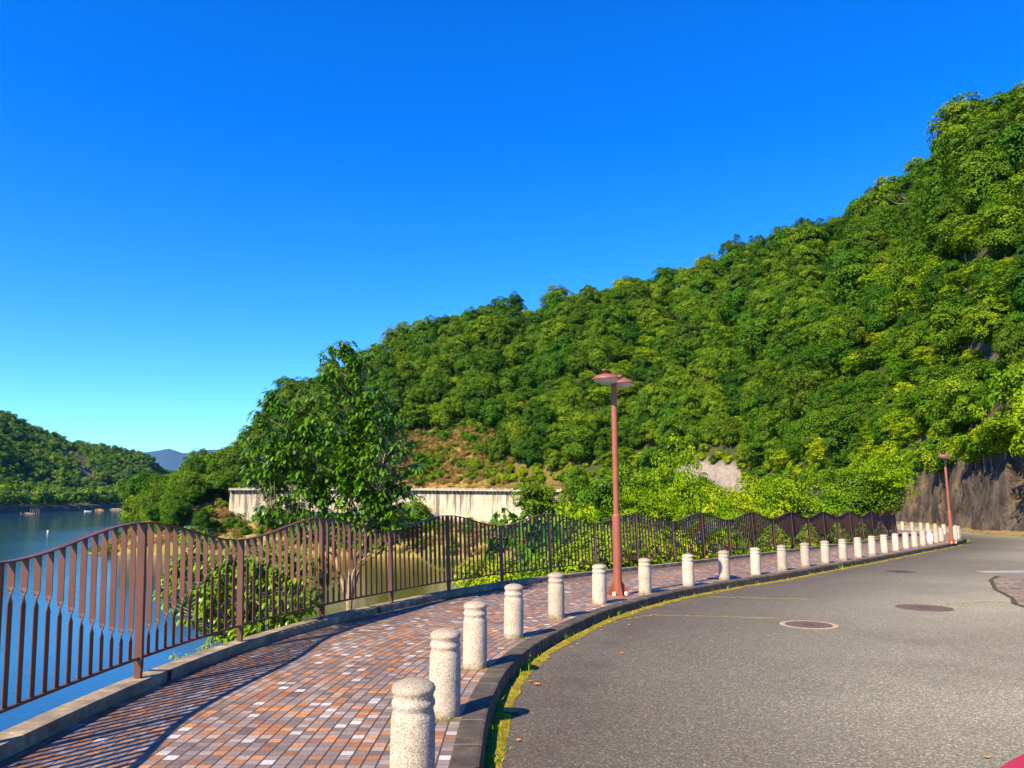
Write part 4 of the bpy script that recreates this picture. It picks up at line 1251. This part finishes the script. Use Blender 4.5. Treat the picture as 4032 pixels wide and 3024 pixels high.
def grate(x, y, w, d, a, label, name, cat, mat, bars, conc):
    z = -SLOPE * y - .15
    t = empty(name, (x, y, z), a, label=label, cat=cat)
    t.rotation_euler = (-math.atan(SLOPE) * math.cos(a), math.atan(SLOPE) * math.sin(a) * 0, a)
    mb = MB()
    for c, dd in (((0, d / 2, .006), (w, .02, .012)), ((0, -d / 2, .006), (w, .02, .012)), ((w / 2, 0, .006), (.02, d - .02, .012)), ((-w / 2, 0, .006), (.02, d - .02, .012))): mb.box(c, dd)
    mb.build('frame', mat, t)
    if bars:
        mb = MB(); n_ = int(w / .045)
        for k in range(1, n_): mb.box((-w / 2 + k * w / n_, 0, .005), (.018, d - .02, .009))
        for k in (-.25, .25): mb.box((0, d * k, .0035), (w - .02, .012, .006))
        mb.build('bars', mat, t)
        mb = MB(); mb.box((0, 0, -.003), (w - .02, d - .02, .010)); mb.build('pit', M['dark_iron'], t)
    else:
        mb = MB(); mb.box((0, 0, .003), (w - .02, d - .02, .009))
        for i in range(12):
            for j in range(5): mb.box((-w / 2 + (i + .7) * w / 12.6, -d / 2 + (j + .8) * d / 5.8, .008), (w / 22, d / 18, .004))
        mb.build('lid', mat, t)
    if conc:
        mb = MB(); mb.box((-w / 2 - .13, 0, .003), (.24, d + .02, .010)); mb.build('concrete_collar', M['ringc'], t)
grate(13.95, 21.35, 1.15, .42, .12, 'galvanised steel drain grate at the right side of the road', 'drain_grate', 'drain grate', M['steel'], True, True)
grate(10.92, 21.35, .56, .56, .1, 'small square dark iron cover in the middle of the road', 'access_cover', 'cover', M['dark_iron'], False, False)
grate(24.3, 31.2, .7, .5, .1, 'thin dark iron cover far along the road before the bend', 'access_cover', 'cover', M['dark_iron'], False, False)
bm = bmesh.new()
ap = [(14.9, 21.0), (12.8, 20.0), (11.9, 18.9), (10.6, 16.7), (9.9, 15.1), (9.35, 14.2), (9.0, 12.9), (9.3, 11.5), (11, 8.5), (14, 4), (30, 4), (30, 20), (20, 22)]
for x, y in ap: bm.verts.new((x, y, -SLOPE * y - .143))
bm.faces.new(bm.verts); 
if bm.faces[:][0].normal.z < 0: bmesh.ops.reverse_faces(bm, faces=bm.faces[:])
me = bpy.data.meshes.new('forecourt'); bm.to_mesh(me); bm.free(); me.materials.append(M['apron'])
add('pavement', me, kind='structure')
# low kerb joint of the apron: a mossy seam
P = [Vector((x, y, -SLOPE * y - .139)) for x, y in ap[1:9]]; V = []; M['seam'] = mat_noise('damp_seam', (0.03, 0.028, 0.012), (0.07, 0.065, 0.02), 6, .95, world=True)
for i in range(len(P) * 10 - 9):
    t = i / 10; k = min(int(t), len(P) - 2); p = P[k].lerp(P[k + 1], t - k); d = (P[k + 1] - P[k]).normalized(); n_ = Vector((-d.y, d.x, 0)); w = .035 + .05 * abs(noise.noise(Vector((t * 3, 0, 0))))
    V += [p - n_ * w, p + n_ * w]
a = np.arange(len(V) // 2 - 1) * 2
add('moss', np_mesh('moss', V, np.stack([a, a + 2, a + 3, a + 1], 1), M['seam']), label='dark mossy seam along the edge of the worn apron', cat='moss', kind='stuff')

# ------------------------------------------------------------------ leafy trees close behind the fence (leaf by leaf)
def leafy(name, R, ells, stems, ncl, nl, llen, seed, leafmat, label, cat, root):
    """ells: (u, v, ru, rv) volumes in the plane at depth R; stems: polylines of world points"""
    rng = np.random.default_rng(seed)
    px = R / FPX
    r = empty(name, root, label=label, cat=cat)
    rootv = Vector(root)
    tmb = MB()
    skel = []
    for P, rr in stems:
        P = [Vector(p) for p in P]
        C = catmull([tuple(p) for p in P], .12) if len(P) > 2 else np.array([tuple(p) for p in P])
        rad = np.linspace(rr[0], rr[1], len(C))
        C = C + rng.normal(0, .006, C.shape)
        tmb.tube([Vector(c) - rootv for c in C[::2]], list(rad[::2]), 8)
        for c, q in zip(C, rad): skel.append((*c, q))
    skel = np.array(skel)
    areas = np.array([e[2] * e[3] for e in ells], float); areas /= areas.sum()
    LV, LQ, LT = [], [], []; nb = 0
    for c in range(ncl):
        e = ells[rng.choice(len(ells), p=areas)]
        d = rng.normal(size=3); d /= np.linalg.norm(d); q = (0.35 + .65 * rng.random()) ** .6
        dr = min(e[2], e[3]) * .9 if len(e) < 5 else e[4]
        x = ((e[0] + d[0] * e[2] * q) - 2016) * px; z = 1.6 + ray(2016, e[1] - d[2] * e[3] * q)[1] * R; y = R + d[1] * dr * px * q
        tip = Vector((x, y, z))
        w = np.hypot(skel[:, 0] - x, skel[:, 1] - y) + np.abs(skel[:, 2] - (z - .35)) * .8 + (skel[:, 2] > z - .05) * 3
        k = int(np.argmin(w)); b = Vector(skel[k, :3])
        if rng.random() < .8 and (tip - b).length < 2.6:
            mid = b.lerp(tip, .55) + Vector((0, 0, -.06 * (tip - b).length + .03)) + Vector(rng.normal(0, .03, 3))
            tmb.tube([b - rootv, mid - rootv, tip - rootv], [min(.014, skel[k, 3] * .5), .006, .003], 4, caps=False)
            ax = (tip - mid).normalized()
        else: ax = Vector((rng.normal(0, .4), rng.normal(0, .4), 1)).normalized()
        if ax.z < .1: ax = (ax + Vector((0, 0, .5))).normalized()
        m = int(nl * (0.6 + .8 * rng.random())); ct = rng.random() * .5
        for j in range(m):
            t = rng.random(); base_ = tip - ax * (t * .17) ; a = rng.random() * 6.283
            out = Vector((math.cos(a), math.sin(a), 0)); droop = rng.uniform(.35, 1.25) * (0.35 if t < .12 else 1.0)
            dir0 = (out * math.cos(droop * .35) + Vector((0, 0, .25 - droop * .35))).normalized()
            dir1 = (out * .6 - Vector((0, 0, droop))).normalized()
            L_ = llen * rng.uniform(.6, 1.15); wd = L_ * .155
            side = dir0.cross(Vector((0, 0, 1))).normalized()
            p0 = base_ + dir0 * .02; p1 = p0 + dir0 * L_ * .35; p2 = p1 + dir1 * L_ * .35; p3 = p2 + dir1 * L_ * .32
            nrm = side.cross(dir0)
            fold = nrm * (-.25 * wd)
            vs = [p0, p1 - side * wd, p1 + fold, p1 + side * wd, p2 - side * wd * .85, p2 + fold, p2 + side * wd * .85, p3]
            LV += [tuple(v_ - rootv) for v_ in vs]
            LQ += [(nb, nb + 2, nb + 1, nb + 1), (nb, nb + 3, nb + 2, nb + 2), (nb + 1, nb + 2, nb + 5, nb + 4), (nb + 2, nb + 3, nb + 6, nb + 5), (nb + 4, nb + 5, nb + 7, nb + 7), (nb + 5, nb + 6, nb + 7, nb + 7)]
            LT += [min(1, ct + rng.random() * .35)] * 8
            nb += 8
    me = bpy.data.meshes.new('foliage')
    me.from_pydata(LV, [], [tuple(dict.fromkeys(q)) for q in LQ]); me.update()
    me.attributes.new('tint', 'FLOAT', 'POINT').data.foreach_set('value', np.array(LT, np.float32))
    me.polygons.foreach_set('use_smooth', np.ones(len(me.polygons), bool))
    me.materials.append(leafmat)
    add('crown', me, r)
    tmb.build('trunk', M['pale_bark'], r, smooth=True)
    return r
def W(u, v, R, dy=0): return ((u - 2016) / FPX * (R + dy), R + dy, 1.6 + ray(2016, v)[1] * (R + dy))
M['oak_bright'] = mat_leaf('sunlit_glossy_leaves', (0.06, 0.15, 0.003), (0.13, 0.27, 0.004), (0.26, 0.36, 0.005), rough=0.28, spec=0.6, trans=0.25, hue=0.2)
R1 = 12.9
leafy('evergreen_tree', R1,
      [(1335, 1470, 120, 110), (1330, 1620, 200, 150), (1470, 1640, 120, 140), (1090, 1640, 120, 100), (1250, 1790, 250, 150), (1480, 1810, 190, 170), (1060, 1800, 110, 110),
       (1160, 1900, 160, 120), (1380, 1960, 240, 130), (1540, 1960, 110, 120), (1080, 2030, 110, 60), (1300, 2070, 200, 60), (1500, 2100, 120, 60), (1400, 1420, 90, 60), (1330, 1370, 60, 40), (1350, 1345, 30, 25), (1060, 1560, 50, 40), (970, 1740, 60, 40)],
      [([W(1395, 2420, R1), W(1400, 2250, R1), W(1385, 2050, R1), W(1405, 1850, R1, .1), W(1425, 1640, R1, .1), W(1345, 1400, R1)], (.052, .010)),
       ([W(1395, 2390, R1), W(1340, 2200, R1, .2), W(1290, 2000, R1, .3), W(1190, 1820, R1, .2), W(1110, 1620, R1, .1)], (.032, .008)),
       ([W(1400, 2300, R1), W(1450, 2080, R1, -.2), W(1500, 1880, R1, -.3), W(1530, 1720, R1, -.2)], (.026, .007)),
       ([W(1395, 2395, R1), W(1440, 2180, R1, .3), W(1400, 1980, R1, .5), W(1330, 1790, R1, .5)], (.026, .007)),
       ([W(1340, 2200, R1, .2), W(1200, 2080, R1, .0), W(1080, 2030, R1, -.1)], (.018, .006))],
      820, 18, .155, 21, M['oak_leaf'], 'tall evergreen with glossy hanging leaves just behind the fence over the inlet', 'tree', (W(1395, 2420, R1)[0], R1, -1.0))
R2 = 10.6
leafy('evergreen_shrub', R2,
      [(800, 2310, 150, 150), (960, 2290, 170, 150), (1130, 2320, 150, 140), (1000, 2180, 150, 80), (760, 2210, 90, 70), (940, 2450, 150, 70), (800, 2080, 60, 40), (1190, 2200, 90, 80), (1060, 2420, 120, 70)],
      [([W(1250, 2560, R2), W(1120, 2430, R2), W(950, 2320, R2), W(780, 2250, R2)], (.03, .008)), ([W(1250, 2560, R2), W(1200, 2400, R2, .2), W(1150, 2250, R2, .3)], (.03, .008)),
       ([W(1000, 2350, R2), W(880, 2200, R2, .2), W(805, 2070, R2, .2)], (.014, .005)), ([W(1250, 2560, R2), W(1080, 2500, R2, -.2), W(900, 2450, R2, -.2)], (.02, .006))],
      400, 17, .145, 22, M['oak_bright'], 'broad glossy-leaved shrub spreading over the water behind the second fence panels', 'shrub', (W(1250, 2560, R2)[0], R2, -1.6))
R3 = 7.6
leafy('small_shrub', R3 + 1.0, [(745, 2570, 55, 22), (870, 2530, 60, 30)], [([W(840, 2700, R3 + 1), W(800, 2600, R3 + 1), W(750, 2565, R3 + 1)], (.012, .004))],
      16, 12, .07, 23, M['yellow_leaf'], 'small bright green shoot peeping over the outer edge of the fence kerb', 'shrub', (W(840, 2700, R3 + 1)[0], R3 + 1, -.9))

# ------------------------------------------------------------------ shrubs and trees on the near bank behind the fence
def bank_tree(kind, key, i, u, R, vtop, width_px, label, cat='tree', group=None, rz=0.0, base=None):
    x, y = at(u, R)
    zt = zpx(vtop, R); zb = gh(x, y) if base is None else base
    (R0, H0) = {'broad': (3.4, 8.0), 'dark': (3.0, 8.5), 'layer': (3.4, 5.8), 'spring': (3.0, 5.0), 'bush': (1.0, 1.4), 'green_bush': (1.0, 1.4), 'fbush': (1.0, 1.5), 'ftree': (1.6, 3.8), 'gtree': (1.7, 5.2)}[key]
    sc = width_px / 2 * R / FPX / R0; sz = max(.4 * sc, (zt - zb) / H0)
    return tree(kind, key, i, (x, y, zb), sc, label, cat, group, rz, sz)
species('fbush', 'yellow_leaf', 'bark', 3, 1.0, 1.4, .1, 44, 95, .105, r=.03, flat=.45, aspect=.5)
species('ftree', 'yellow_leaf', 'bark', 2, 1.6, 3.0, .8, 90, 80, .115, r=.05, flat=.35, spread=.25, layered=True, aspect=.5)
species('gtree', 'hill_leaf', 'bark', 3, 1.7, 4.4, .8, 150, 70, .12, r=.06, flat=.5, spread=.22, aspect=.55)
bank_tree('bank_tree', 'gtree', 1, 2345, 26, 1835, 330, 'dark green tree behind the near street lamp, rooted below the fence')
bank_tree('bank_tree', 'gtree', 2, 2470, 27, 1800, 300, 'bushy green tree just right of the near street lamp pole')
bank_tree('bank_tree', 'ftree', 0, 2650, 29, 1765, 260, 'feathery yellow-green tree right of the lamp, top above the fence waves')
bank_tree('bank_tree', 'ftree', 1, 2560, 25, 1930, 260, 'low feathery yellow-green tree tucked under the taller one right of the lamp')
bank_tree('bank_tree', 'ftree', 1, 2880, 36, 1925, 290, 'low domed yellow-green tree over the middle of the fence')
bank_tree('bank_tree', 'ftree', 1, 3050, 39, 1885, 330, 'wide domed yellow-green tree before the white rock cut')
bank_tree('bank_tree', 'ftree', 0, 3200, 40, 1935, 280, 'sunlit low tree between the wide dome and the fence end')
bank_tree('bank_tree', 'gtree', 2, 3330, 44, 1830, 300, 'bright spreading tree left of the one at the fence end')
bank_tree('bank_tree', 'ftree', 0, 3455, 44, 1800, 270, 'bright yellow-green tree arching over the corner end of the wavy fence')
0 and bank_tree('bank_tree', 'ftree', 1, 3570, 46, 1925, 170, 'small bright tree beside the last fence posts')
bank_tree('bank_tree', 'layer', 1, 2110, 160, 1888, 200, 'umbrella-shaped tree in front of the right end of the retaining wall', base=-7.0)
fb = random.Random(8)
pos = []
for k in range(19):
    s = F0 + 6.6 * PL + k * 1.38 + fb.uniform(-.3, .3)
    dl = fb.uniform(1.5, 2.6)
    p, _ = fpt(s, dl, 0)
    r_ = fb.uniform(1.0, 1.45)
    g = gh(p.x, p.y)
    z1 = p.z + fb.uniform(.75, 1.35) if k > 2 else p.z + [.1, .5, .8][k]
    tree('fence_shrub', 'fbush', k % 3, (p.x, p.y, min(g, z1 - 1.2)), r_, 'bright yellow-green shrub growing up the bank behind the far half of the wavy fence', 'shrub', 'shrubs along the back of the fence', None, (z1 - min(g, z1 - 1.2)) / 1.5)
for k in range(15):
    s = F0 + 8.5 * PL + k * 1.7
    p, _ = fpt(s, fb.uniform(3.8, 5.5), 0); g = gh(p.x, p.y); z1 = p.z + fb.uniform(.6, 1.5)
    tree('fence_shrub', 'fbush' if k % 3 else 'green_bush', k % 3, (p.x, p.y, g), fb.uniform(1.3, 1.9), 'taller shrub of the second row down the bank behind the wavy fence', 'shrub', 'second row of shrubs down the bank', None, (z1 - g) / 1.5)
# trees on the far bank of the inlet and on the spit
fr = random.Random(12)
for k in range(16):
    az = fr.uniform(.07, .26); R = fr.uniform(128, 166)
    if az > .2: R = fr.uniform(95, 140)
    x, y = az * R, R
    g = max(-12.2, gh(x, y))
    sc = fr.uniform(.8, 1.15)
    tree('bank_tree', fr.choice(['broad', 'layer', 'dark', 'spring']), k % 3, (x, y, g - .5), sc, 'round tree on the overgrown bank at the far right side of the inlet', 'tree', 'trees on the far right bank of the inlet')
for k in range(26):
    s = fr.uniform(arc_of(30, 66), arc_of(26, 163)); i = int(np.argmin(abs(KS - s))); d = fr.uniform(3, 14)
    x = K[i, 0] + KN[i, 0] * (WID[i] + d); y = K[i, 1] + KN[i, 1] * (WID[i] + d)
    if d < 8 and .235 < x / y < .30: continue
    tree('bank_tree', fr.choice(['broad', 'layer', 'spring', 'broad']), k % 3, (x, y, gh(x, y) - .3), fr.uniform(.6, .95), 'tree on the slope below the road that rounds the inlet', 'tree', 'trees below the road round the inlet')
for u, R, vt, w, lb in ((1540, 182, 1990, 190, 'dark tree leaning over the still water under the retaining wall'), (1640, 186, 1965, 170, 'green tree before the pale wall, right of the tall evergreen'), (1710, 184, 2040, 130, 'low round tree at the foot of the pale wall'),
                        (1190, 190, 1990, 180, 'tree hiding the middle of the pale wall behind the tall evergreen'), (1320, 188, 2010, 200, 'tree at the foot of the wall behind the evergreen trunk')):
    x, y = at(u, R); bank_tree('bank_tree', 'broad' if u != 1540 else 'dark', u % 3, u, R, vt, w, lb, base=-11.8)
for k, (u, R, vt, w) in enumerate([(610, 214, 1925, 110), (660, 216, 1880, 150), (735, 212, 1835, 150), (800, 218, 1795, 140), (860, 220, 1800, 150), (930, 224, 1770, 160), (700, 204, 1900, 170), (790, 203, 1900, 150), (640, 203, 1960, 120),
                                   (735, 200, 2010, 100), (870, 210, 1880, 130), (970, 222, 1830, 130), (840, 201, 2040, 60), (690, 198, 2075, 90)]):
    bank_tree('spit_tree', ['broad', 'layer', 'broad', 'dark'][k % 4], k % 3, u, R, vt, w, 'leafy tree of the clump on the point reaching into the lake', group='trees on the point', rz=k * 1.3, base=[-9.5, -8.5, -7, -5, -3, -1, -8, -6, -11.5, -9, -3, 0, -7, -11.5][k])
for k in range(11):
    u = fr.uniform(620, 830); R = fr.uniform(186, 203)
    x, y = at(u, R); zb = max(-12.3, terr(x, y) - .5)
    tree('spit_tree', ['broad', 'layer', 'dark', 'broad'][k % 4], k % 3, (x, y, zb), fr.uniform(.75, 1.1), 'leafy tree of the clump on the point reaching into the lake', 'tree', 'trees on the point')
for k in range(9):   # bushes on the bare slope above the wall
    i = fr.choice([j for j in range(len(AZ)) if -.15 < AZ[j] < -.02]); t = fr.uniform(.04, .2); p = hill_pt(FT[i], AZ[i], FA[i], t)
    tree('hillside_bush', 'green_bush', k % 3, p, fr.uniform(1.5, 3.2), 'green bush on the bare brown slope above the pale wall', 'bush', 'bushes on the bare slope', None, fr.uniform(1.2, 2.4))
V = []
jj = [j for j in range(len(AZ)) if .40 < AZ[j] < 1.6]
for j in jj:
    f = FT[j]; d = Vector((-f[0], -f[1], 0)).normalized(); w_ = 1.3 + .9 * noise.noise(Vector((FA[j] * .5, 0, 0)))
    for q, hh in ((-.9, .35), (0, .16), (w_ * .5, .06), (w_, .006)):
        x, y = f[0] + d.x * q, f[1] + d.y * q; V.append((x, y, -SLOPE * min(y, 62) - .15 + hh))
a = np.arange(len(jj) - 1)[:, None] * 4 + np.arange(3)[None, :]
M['litter'] = mat_noise('brown_litter', (0.12, 0.07, 0.03), (0.26, 0.15, 0.06), 1.2, .95, c3=(0.16, 0.17, 0.03), scale2=4, b=.8, bd=.08, world=True)
add('leaf_litter', np_mesh('leaf_litter', V, np.stack([a, a + 1, a + 5, a + 4], 2).reshape(-1, 4), M['litter'], smooth=True), label='brown leaf litter and earth along the foot of the rock face', cat='leaves', kind='stuff')
# shrubs rooted on and over the rock face by the bend
for k in range(60):
    i = fr.choice([j for j in range(len(AZ)) if .50 < AZ[j] < 1.0]); t = fr.uniform(-.12, .10); p = hill_pt(FT[i], AZ[i], FA[i], t)
    if t < 0 and AZ[i] < .62 and fr.random() < .5: continue
    tree('hillside_bush', fr.choice(['bush', 'green_bush', 'bush']), k % 3, p - Vector((0, 0, .3)), fr.uniform(1.0, 2.1), 'shrub overhanging the grey rock face by the bend', 'bush', 'shrubs over the rock face', None, fr.uniform(.9, 1.7))
x, y = 33.2, 47.2
tree('hillside_bush', 'fbush', 0, (31.6, 44.4, -.95), 1.0, 'low bright shrub at the foot of the rock face at the right edge', 'bush', None, 0, .9)
species('vine', 'yellow_leaf', 'bark', 2, 1.6, 3.6, .1, 70, 70, .19, r=.05, flat=.5, aspect=.75)
for k, (u, R, vt, w, zb_) in enumerate([(4090, 44, 1400, 260, 4.0), (4130, 41, 1500, 300, 2.5), (4010, 50, 1600, 230, 5.0)]):
    x, y = at(u, R); o = tree('broad_leaved_tree', 'vine', k % 2, (x, y, zb_), 1.3, ['big-leaved bright tree topmost at the right edge above the rock', 'big-leaved tree leaning in from the right edge', 'smaller big-leaved tree left of the two at the right edge'][k], 'tree', None, k, (zpx(vt, R) - zb_) / 4.2)

# bare pale branches showing in the wood
def dead_branch(u, v, R, L_, ang, label):
    r = random.Random(u); mb = MB()
    def grow(p, d, l, rad, n_):
        e = p + d * l; m = p.lerp(e, .5) + Vector((r.uniform(-1, 1), r.uniform(-1, 1), r.uniform(-.2, 1))) * l * .1
        mb.tube([p, m, e], [rad, rad * .75, rad * .45], 5)
        if n_:
            for _ in range(2 + (r.random() < .5)):
                nd_ = (d + Vector((r.uniform(-.7, .7), r.uniform(-.7, .7), r.uniform(-.1, .6)))).normalized(); grow(p.lerp(e, r.uniform(.4, 1)), nd_, l * r.uniform(.5, .75), rad * .5, n_ - 1)
    p = Vector(W(u, v, R)); o = empty('bare_tree', tuple(p), label=label, cat='tree')
    grow(Vector((0, 0, 0)), Vector((math.cos(ang), -.3, math.sin(ang))).normalized(), L_, .12, 3); mb.build('trunk', M['pale_bark'], o, smooth=True)
dead_branch(3725, 830, 128, 3.6, 2.9, 'pale bare branch spreading in the wood high on the right slope')
dead_branch(4040, 1150, 66, 3.4, 3.5, 'pale bare branches reaching in at the right edge above the rock')
0 and dead_branch(1915, 1760, 196, 5, 1.9, 'leafless pale tree at the edge of the bare brown slope')
0 and dead_branch(3640, 1370, 75, 2.2, 1.8, 'short pale snag in the dark gully above the rock face')

# ------------------------------------------------------------------ lake: boat, buoys, rocks
def buoy(u, v, R, r_, label):
    x, y = at(u, R); mb = MB(); mb.lathe([(.001, -r_), (r_ * .7, -r_ * .7), (r_, 0), (r_ * .7, r_ * .7), (.12 * r_, r_ * .98), (.12 * r_, r_ * 1.25), (.001, r_ * 1.25)], 16)
    o = mb.build('buoy', M['white'], None, smooth=True, label=label, cat='buoy', group='white buoys on the lake'); o.location = (x, y, -12.3)
buoy(222, 2090, 292, .40, 'white buoy on open water above the fence rail')
buoy(527, 2015, 625, .62, 'white buoy farther out, close to the point with trees')
bo = empty('rowing_boat', (at(371, 655)[0], 655, -12.4), .15, label='small pale boat on the lake off the wooded shore', cat='boat')
mb = MB(); rings = []
for x, w, z0, z1 in ((-3.0, .5, .05, .62), (-2.2, .85, -.1, .55), (0, 1.0, -.15, .5), (1.8, .8, -.1, .58), (2.7, .35, .1, .75), (3.0, .05, .5, .85)):
    rings.append([(x, -w, z1), (x, -w * .7, z0), (x, w * .7, z0), (x, w, z1), (x, w * .9, z1 - .02), (x, w * .6, z0 + .1), (x, -w * .6, z0 + .1), (x, -w * .9, z1 - .02)])
mb.ring_loft(rings); mb.build('hull', M['white'], bo, smooth=False)
for x in (-1.4, .6):
    mb = MB(); mb.box((x, 0, .38), (.3, 1.6, .05)); mb.build('seat', M['slab'], bo)
mb = MB(); mb.box((-3.1, 0, .75), (.35, .4, .5)); mb.box((-3.15, 0, .2), (.15, .12, 1.0)); mb.build('stern_block', M['white'], bo, bevel=.05)  # motor-shaped block in place of what reads as a seated person
def rock(name, c, sx, sy, sz, seed, mat, **k):
    bm = bmesh.new(); bmesh.ops.create_icosphere(bm, subdivisions=3, radius=1)
    for v_ in bm.verts:
        nn = noise.fractal(v_.co * 1.6 + Vector((seed, 0, 0)), 1, 2, 4) * .35
        v_.co = Vector((v_.co.x * sx, v_.co.y * sy, v_.co.z * sz)) * (1 + nn)
    me = bpy.data.meshes.new(name); bm.to_mesh(me); bm.free(); me.materials.append(mat)
    o = add(name, me, **k); o.location = c; return o
M['rock'] = mat_noise('shore_rock', (0.10, 0.075, 0.05), (0.24, 0.18, 0.11), .5, .9, b=.6, bd=.2)
M['rust'] = mat_noise('orange_earth', (0.22, 0.10, 0.03), (0.34, 0.17, 0.06), .4, .9, b=.5, bd=.2)
x, y = at(122, 575)
rock('rock', (x, y, -12.7), 8, 3, 1.3, 1, M['rock'], label='low pale rock islet with posts by the dark wooded shore', cat='rock')
0 and rock('rock', (x - 2, y - 3, -11.6), 1.5, 1, .9, 4, M['white'], label='white block lying on the low rock islet', cat='rock')
for k in range(5):
    mb = MB(); mb.tube([(x + 4.5 + k * 1.6, y + 1, -13), (x + 4.5 + k * 1.6, y + 1, -8.4 + k * -.2)], .22, 6)
    mb.build('mooring_post', M['bark'], None, label='pale post in the short row on the right end of the rock islet', cat='post', group='posts on the rock islet')
for k, (u, R, sx, m_, l) in enumerate(((415, 690, 4, 'rust', 'orange earth bank at the waterline beyond the boat'), (480, 720, 7, 'rock', 'brown rocky bank at the waterline by the distant yellow bush'), (545, 205, 4.5, 'rock', 'low rock spit at the tip of the tree-covered point'))):
    x, y = at(u, R); rock('rock', (x, y, -12.6), sx, 3, 1.7 if R > 300 else 1.0, 7 + k, M[m_], label=l, cat='rock')

# ------------------------------------------------------------------ red car at the lower right corner
car = empty('parked_car', (0, 0, 0), label='glossy red car, only the edge of its bonnet showing in the lower right corner', cat='car')
hdg = Vector((-.91, -.42, 0)).normalized()
ang = math.atan2(hdg.y, hdg.x)
mb = MB(); rings = []
# sections along the car: x forward from the nose, half width, sill, shoulder, top height
def sect(x, w, zl, zs, zt, wt):
    return [(x, -w * .93, zl), (x, w * .93, zl), (x, w, zl + .15), (x, w, zs - .12), (x, w * .97, zs), (x, wt, zt), (x, 0, zt + .02), (x, -wt, zt), (x, -w * .97, zs), (x, -w, zs - .12), (x, -w, zl + .15)]
for a_ in [(0, .62, .30, .55, .62, .5), (-.06, .76, .20, .66, .76, .62), (-.22, .83, .18, .76, .86, .70), (-.6, .86, .18, .82, .92, .74), (-1.15, .87, .18, .88, .98, .76), (-1.8, .88, .18, .92, 1.0, .78), (-3.0, .88, .18, .93, 1.0, .78), (-3.7, .86, .2, .92, 1.0, .74), (-3.95, .80, .28, .86, .92, .66), (-4.02, .7, .36, .72, .78, .5)]: rings.append(sect(*a_))
mb.ring_loft(rings); body = mb.build('body', M['red'], car, smooth=True)
def cab(x, w, z, wt, zt): return [(x, -w, z), (x, w, z), (x, wt * 1.03, zt - .09), (x, wt * .86, zt - .015), (x, 0, zt + .012), (x, -wt * .86, zt - .015), (x, -wt * 1.03, zt - .09)]
mb = MB(); mb.ring_loft([cab(*q) for q in ((-1.0, .76, .96, .72, 1.0), (-1.35, .78, .96, .68, 1.2), (-1.72, .79, .96, .63, 1.39), (-2.2, .79, .96, .62, 1.455), (-2.8, .79, .96, .61, 1.45), (-3.3, .77, .96, .60, 1.33), (-3.75, .72, .96, .66, 1.02))])
mb.build('cabin', M['red'], car, smooth=True)
mb = MB(); mb.ring_loft([[(x - .004, -w, z), (x - .004, w, z), (x, w, z + .012), (x, -w, z + .012)] for x, w, z in ((-1.06, .64, 1.045), (-1.35, .60, 1.215), (-1.66, .54, 1.375))]); mb.build('windscreen', M['glass'], car, smooth=True)
mb = MB(); mb.ring_loft([[(x, -w, z), (x, w, z), (x, w, z + .012), (x, -w, z + .012)] for x, w, z in ((-2.92, .50, 1.44), (-3.3, .52, 1.335), (-3.66, .58, 1.10))]); mb.build('rear_window', M['glass'], car, smooth=True)
for sy in (-1, 1):
    for P_ in (((-1.35, 1.0), (-2.25, 1.0), (-2.25, 1.36), (-1.78, 1.32)), ((-2.33, 1.0), (-3.3, 1.0), (-3.1, 1.27), (-2.33, 1.36))):
        wz = lambda z: .80 + (z - .96) * (-.15 / .42)
        mb = MB(); mb.ring_loft([[(x, sy * (wz(z) + o_), z) for x, z in P_] for o_ in (-.01, .006)]); mb.build('side_window', M['glass'], car)
for x in (-.82, -3.25):
    for sy in (-1, 1):
        mb = MB(); Rm = []
        for yy, rr_ in ((.62, .29), (.64, .31), (.84, .31), (.86, .29)): Rm.append([(x + rr_ * math.cos(q), sy * yy, .31 + rr_ * math.sin(q)) for q in np.linspace(0, 6.283, 28, endpoint=False)])
        mb.ring_loft(Rm); wh = mb.build('wheel', M['tyre'], car, smooth=True)
        mb = MB(); mb.ring_loft([[(x + rr_ * math.cos(q), sy * yy, .31 + rr_ * math.sin(q)) for q in np.linspace(0, 6.283, 24, endpoint=False)] for yy, rr_ in ((.80, .2), (.868, .2), (.872, .17))]); mb.build('rim', M['steel'], wh, smooth=True)
for sy in (-1, 1):
    mb = MB(); mb.box((-.10, sy * .58, .66), (.12, .26, .12)); mb.build('headlight', M['lens'], car, bevel=.03)
mb = MB(); mb.tube([(a_[0], -a_[1] * 1.0, a_[3] - .075) for a_ in [(-.22, .83, .18, .76), (-.6, .86, .18, .82), (-1.15, .87, .18, .88), (-1.8, .88, .18, .92), (-3.0, .88, .18, .93)]], .012, 8); mb.build('side_trim', M['tyre'], car)
mb = MB(); mb.box((-.002, 0, .5), (.05, .7, .14)); mb.build('grille', M['tyre'], car, bevel=.02)
car.location = (0, 0, 0)
nose = Vector((1.21, 1.365, -SLOPE * 2.5 - .15)); car.scale = (1, 1, 1.12)
car.location = nose; car.rotation_euler = (0, 0, ang)

# ------------------------------------------------------------------ the air between here and the far mountain
mb = MB(); mb.box((-700, 5600, 110), (16000, 12800, 250))
mb.v = [(x, y, max(z, -30) if z < 0 else 640) for x, y, z in mb.v]
hm, nt, p, out = new_mat('haze'); nt.nodes.remove(p)
pv = nt.nodes.new('ShaderNodeVolumePrincipled'); pv.inputs['Color'].default_value = (0.16, 0.45, 1.0, 1); pv.inputs['Density'].default_value = 0.000022
pv.inputs['Anisotropy'].default_value = 0.0
nt.links.new(pv.outputs[0], out.inputs['Volume'])
mb.build('haze', hm, None, kind='stuff', label='thin blue haze over the lake and hills', cat='haze')
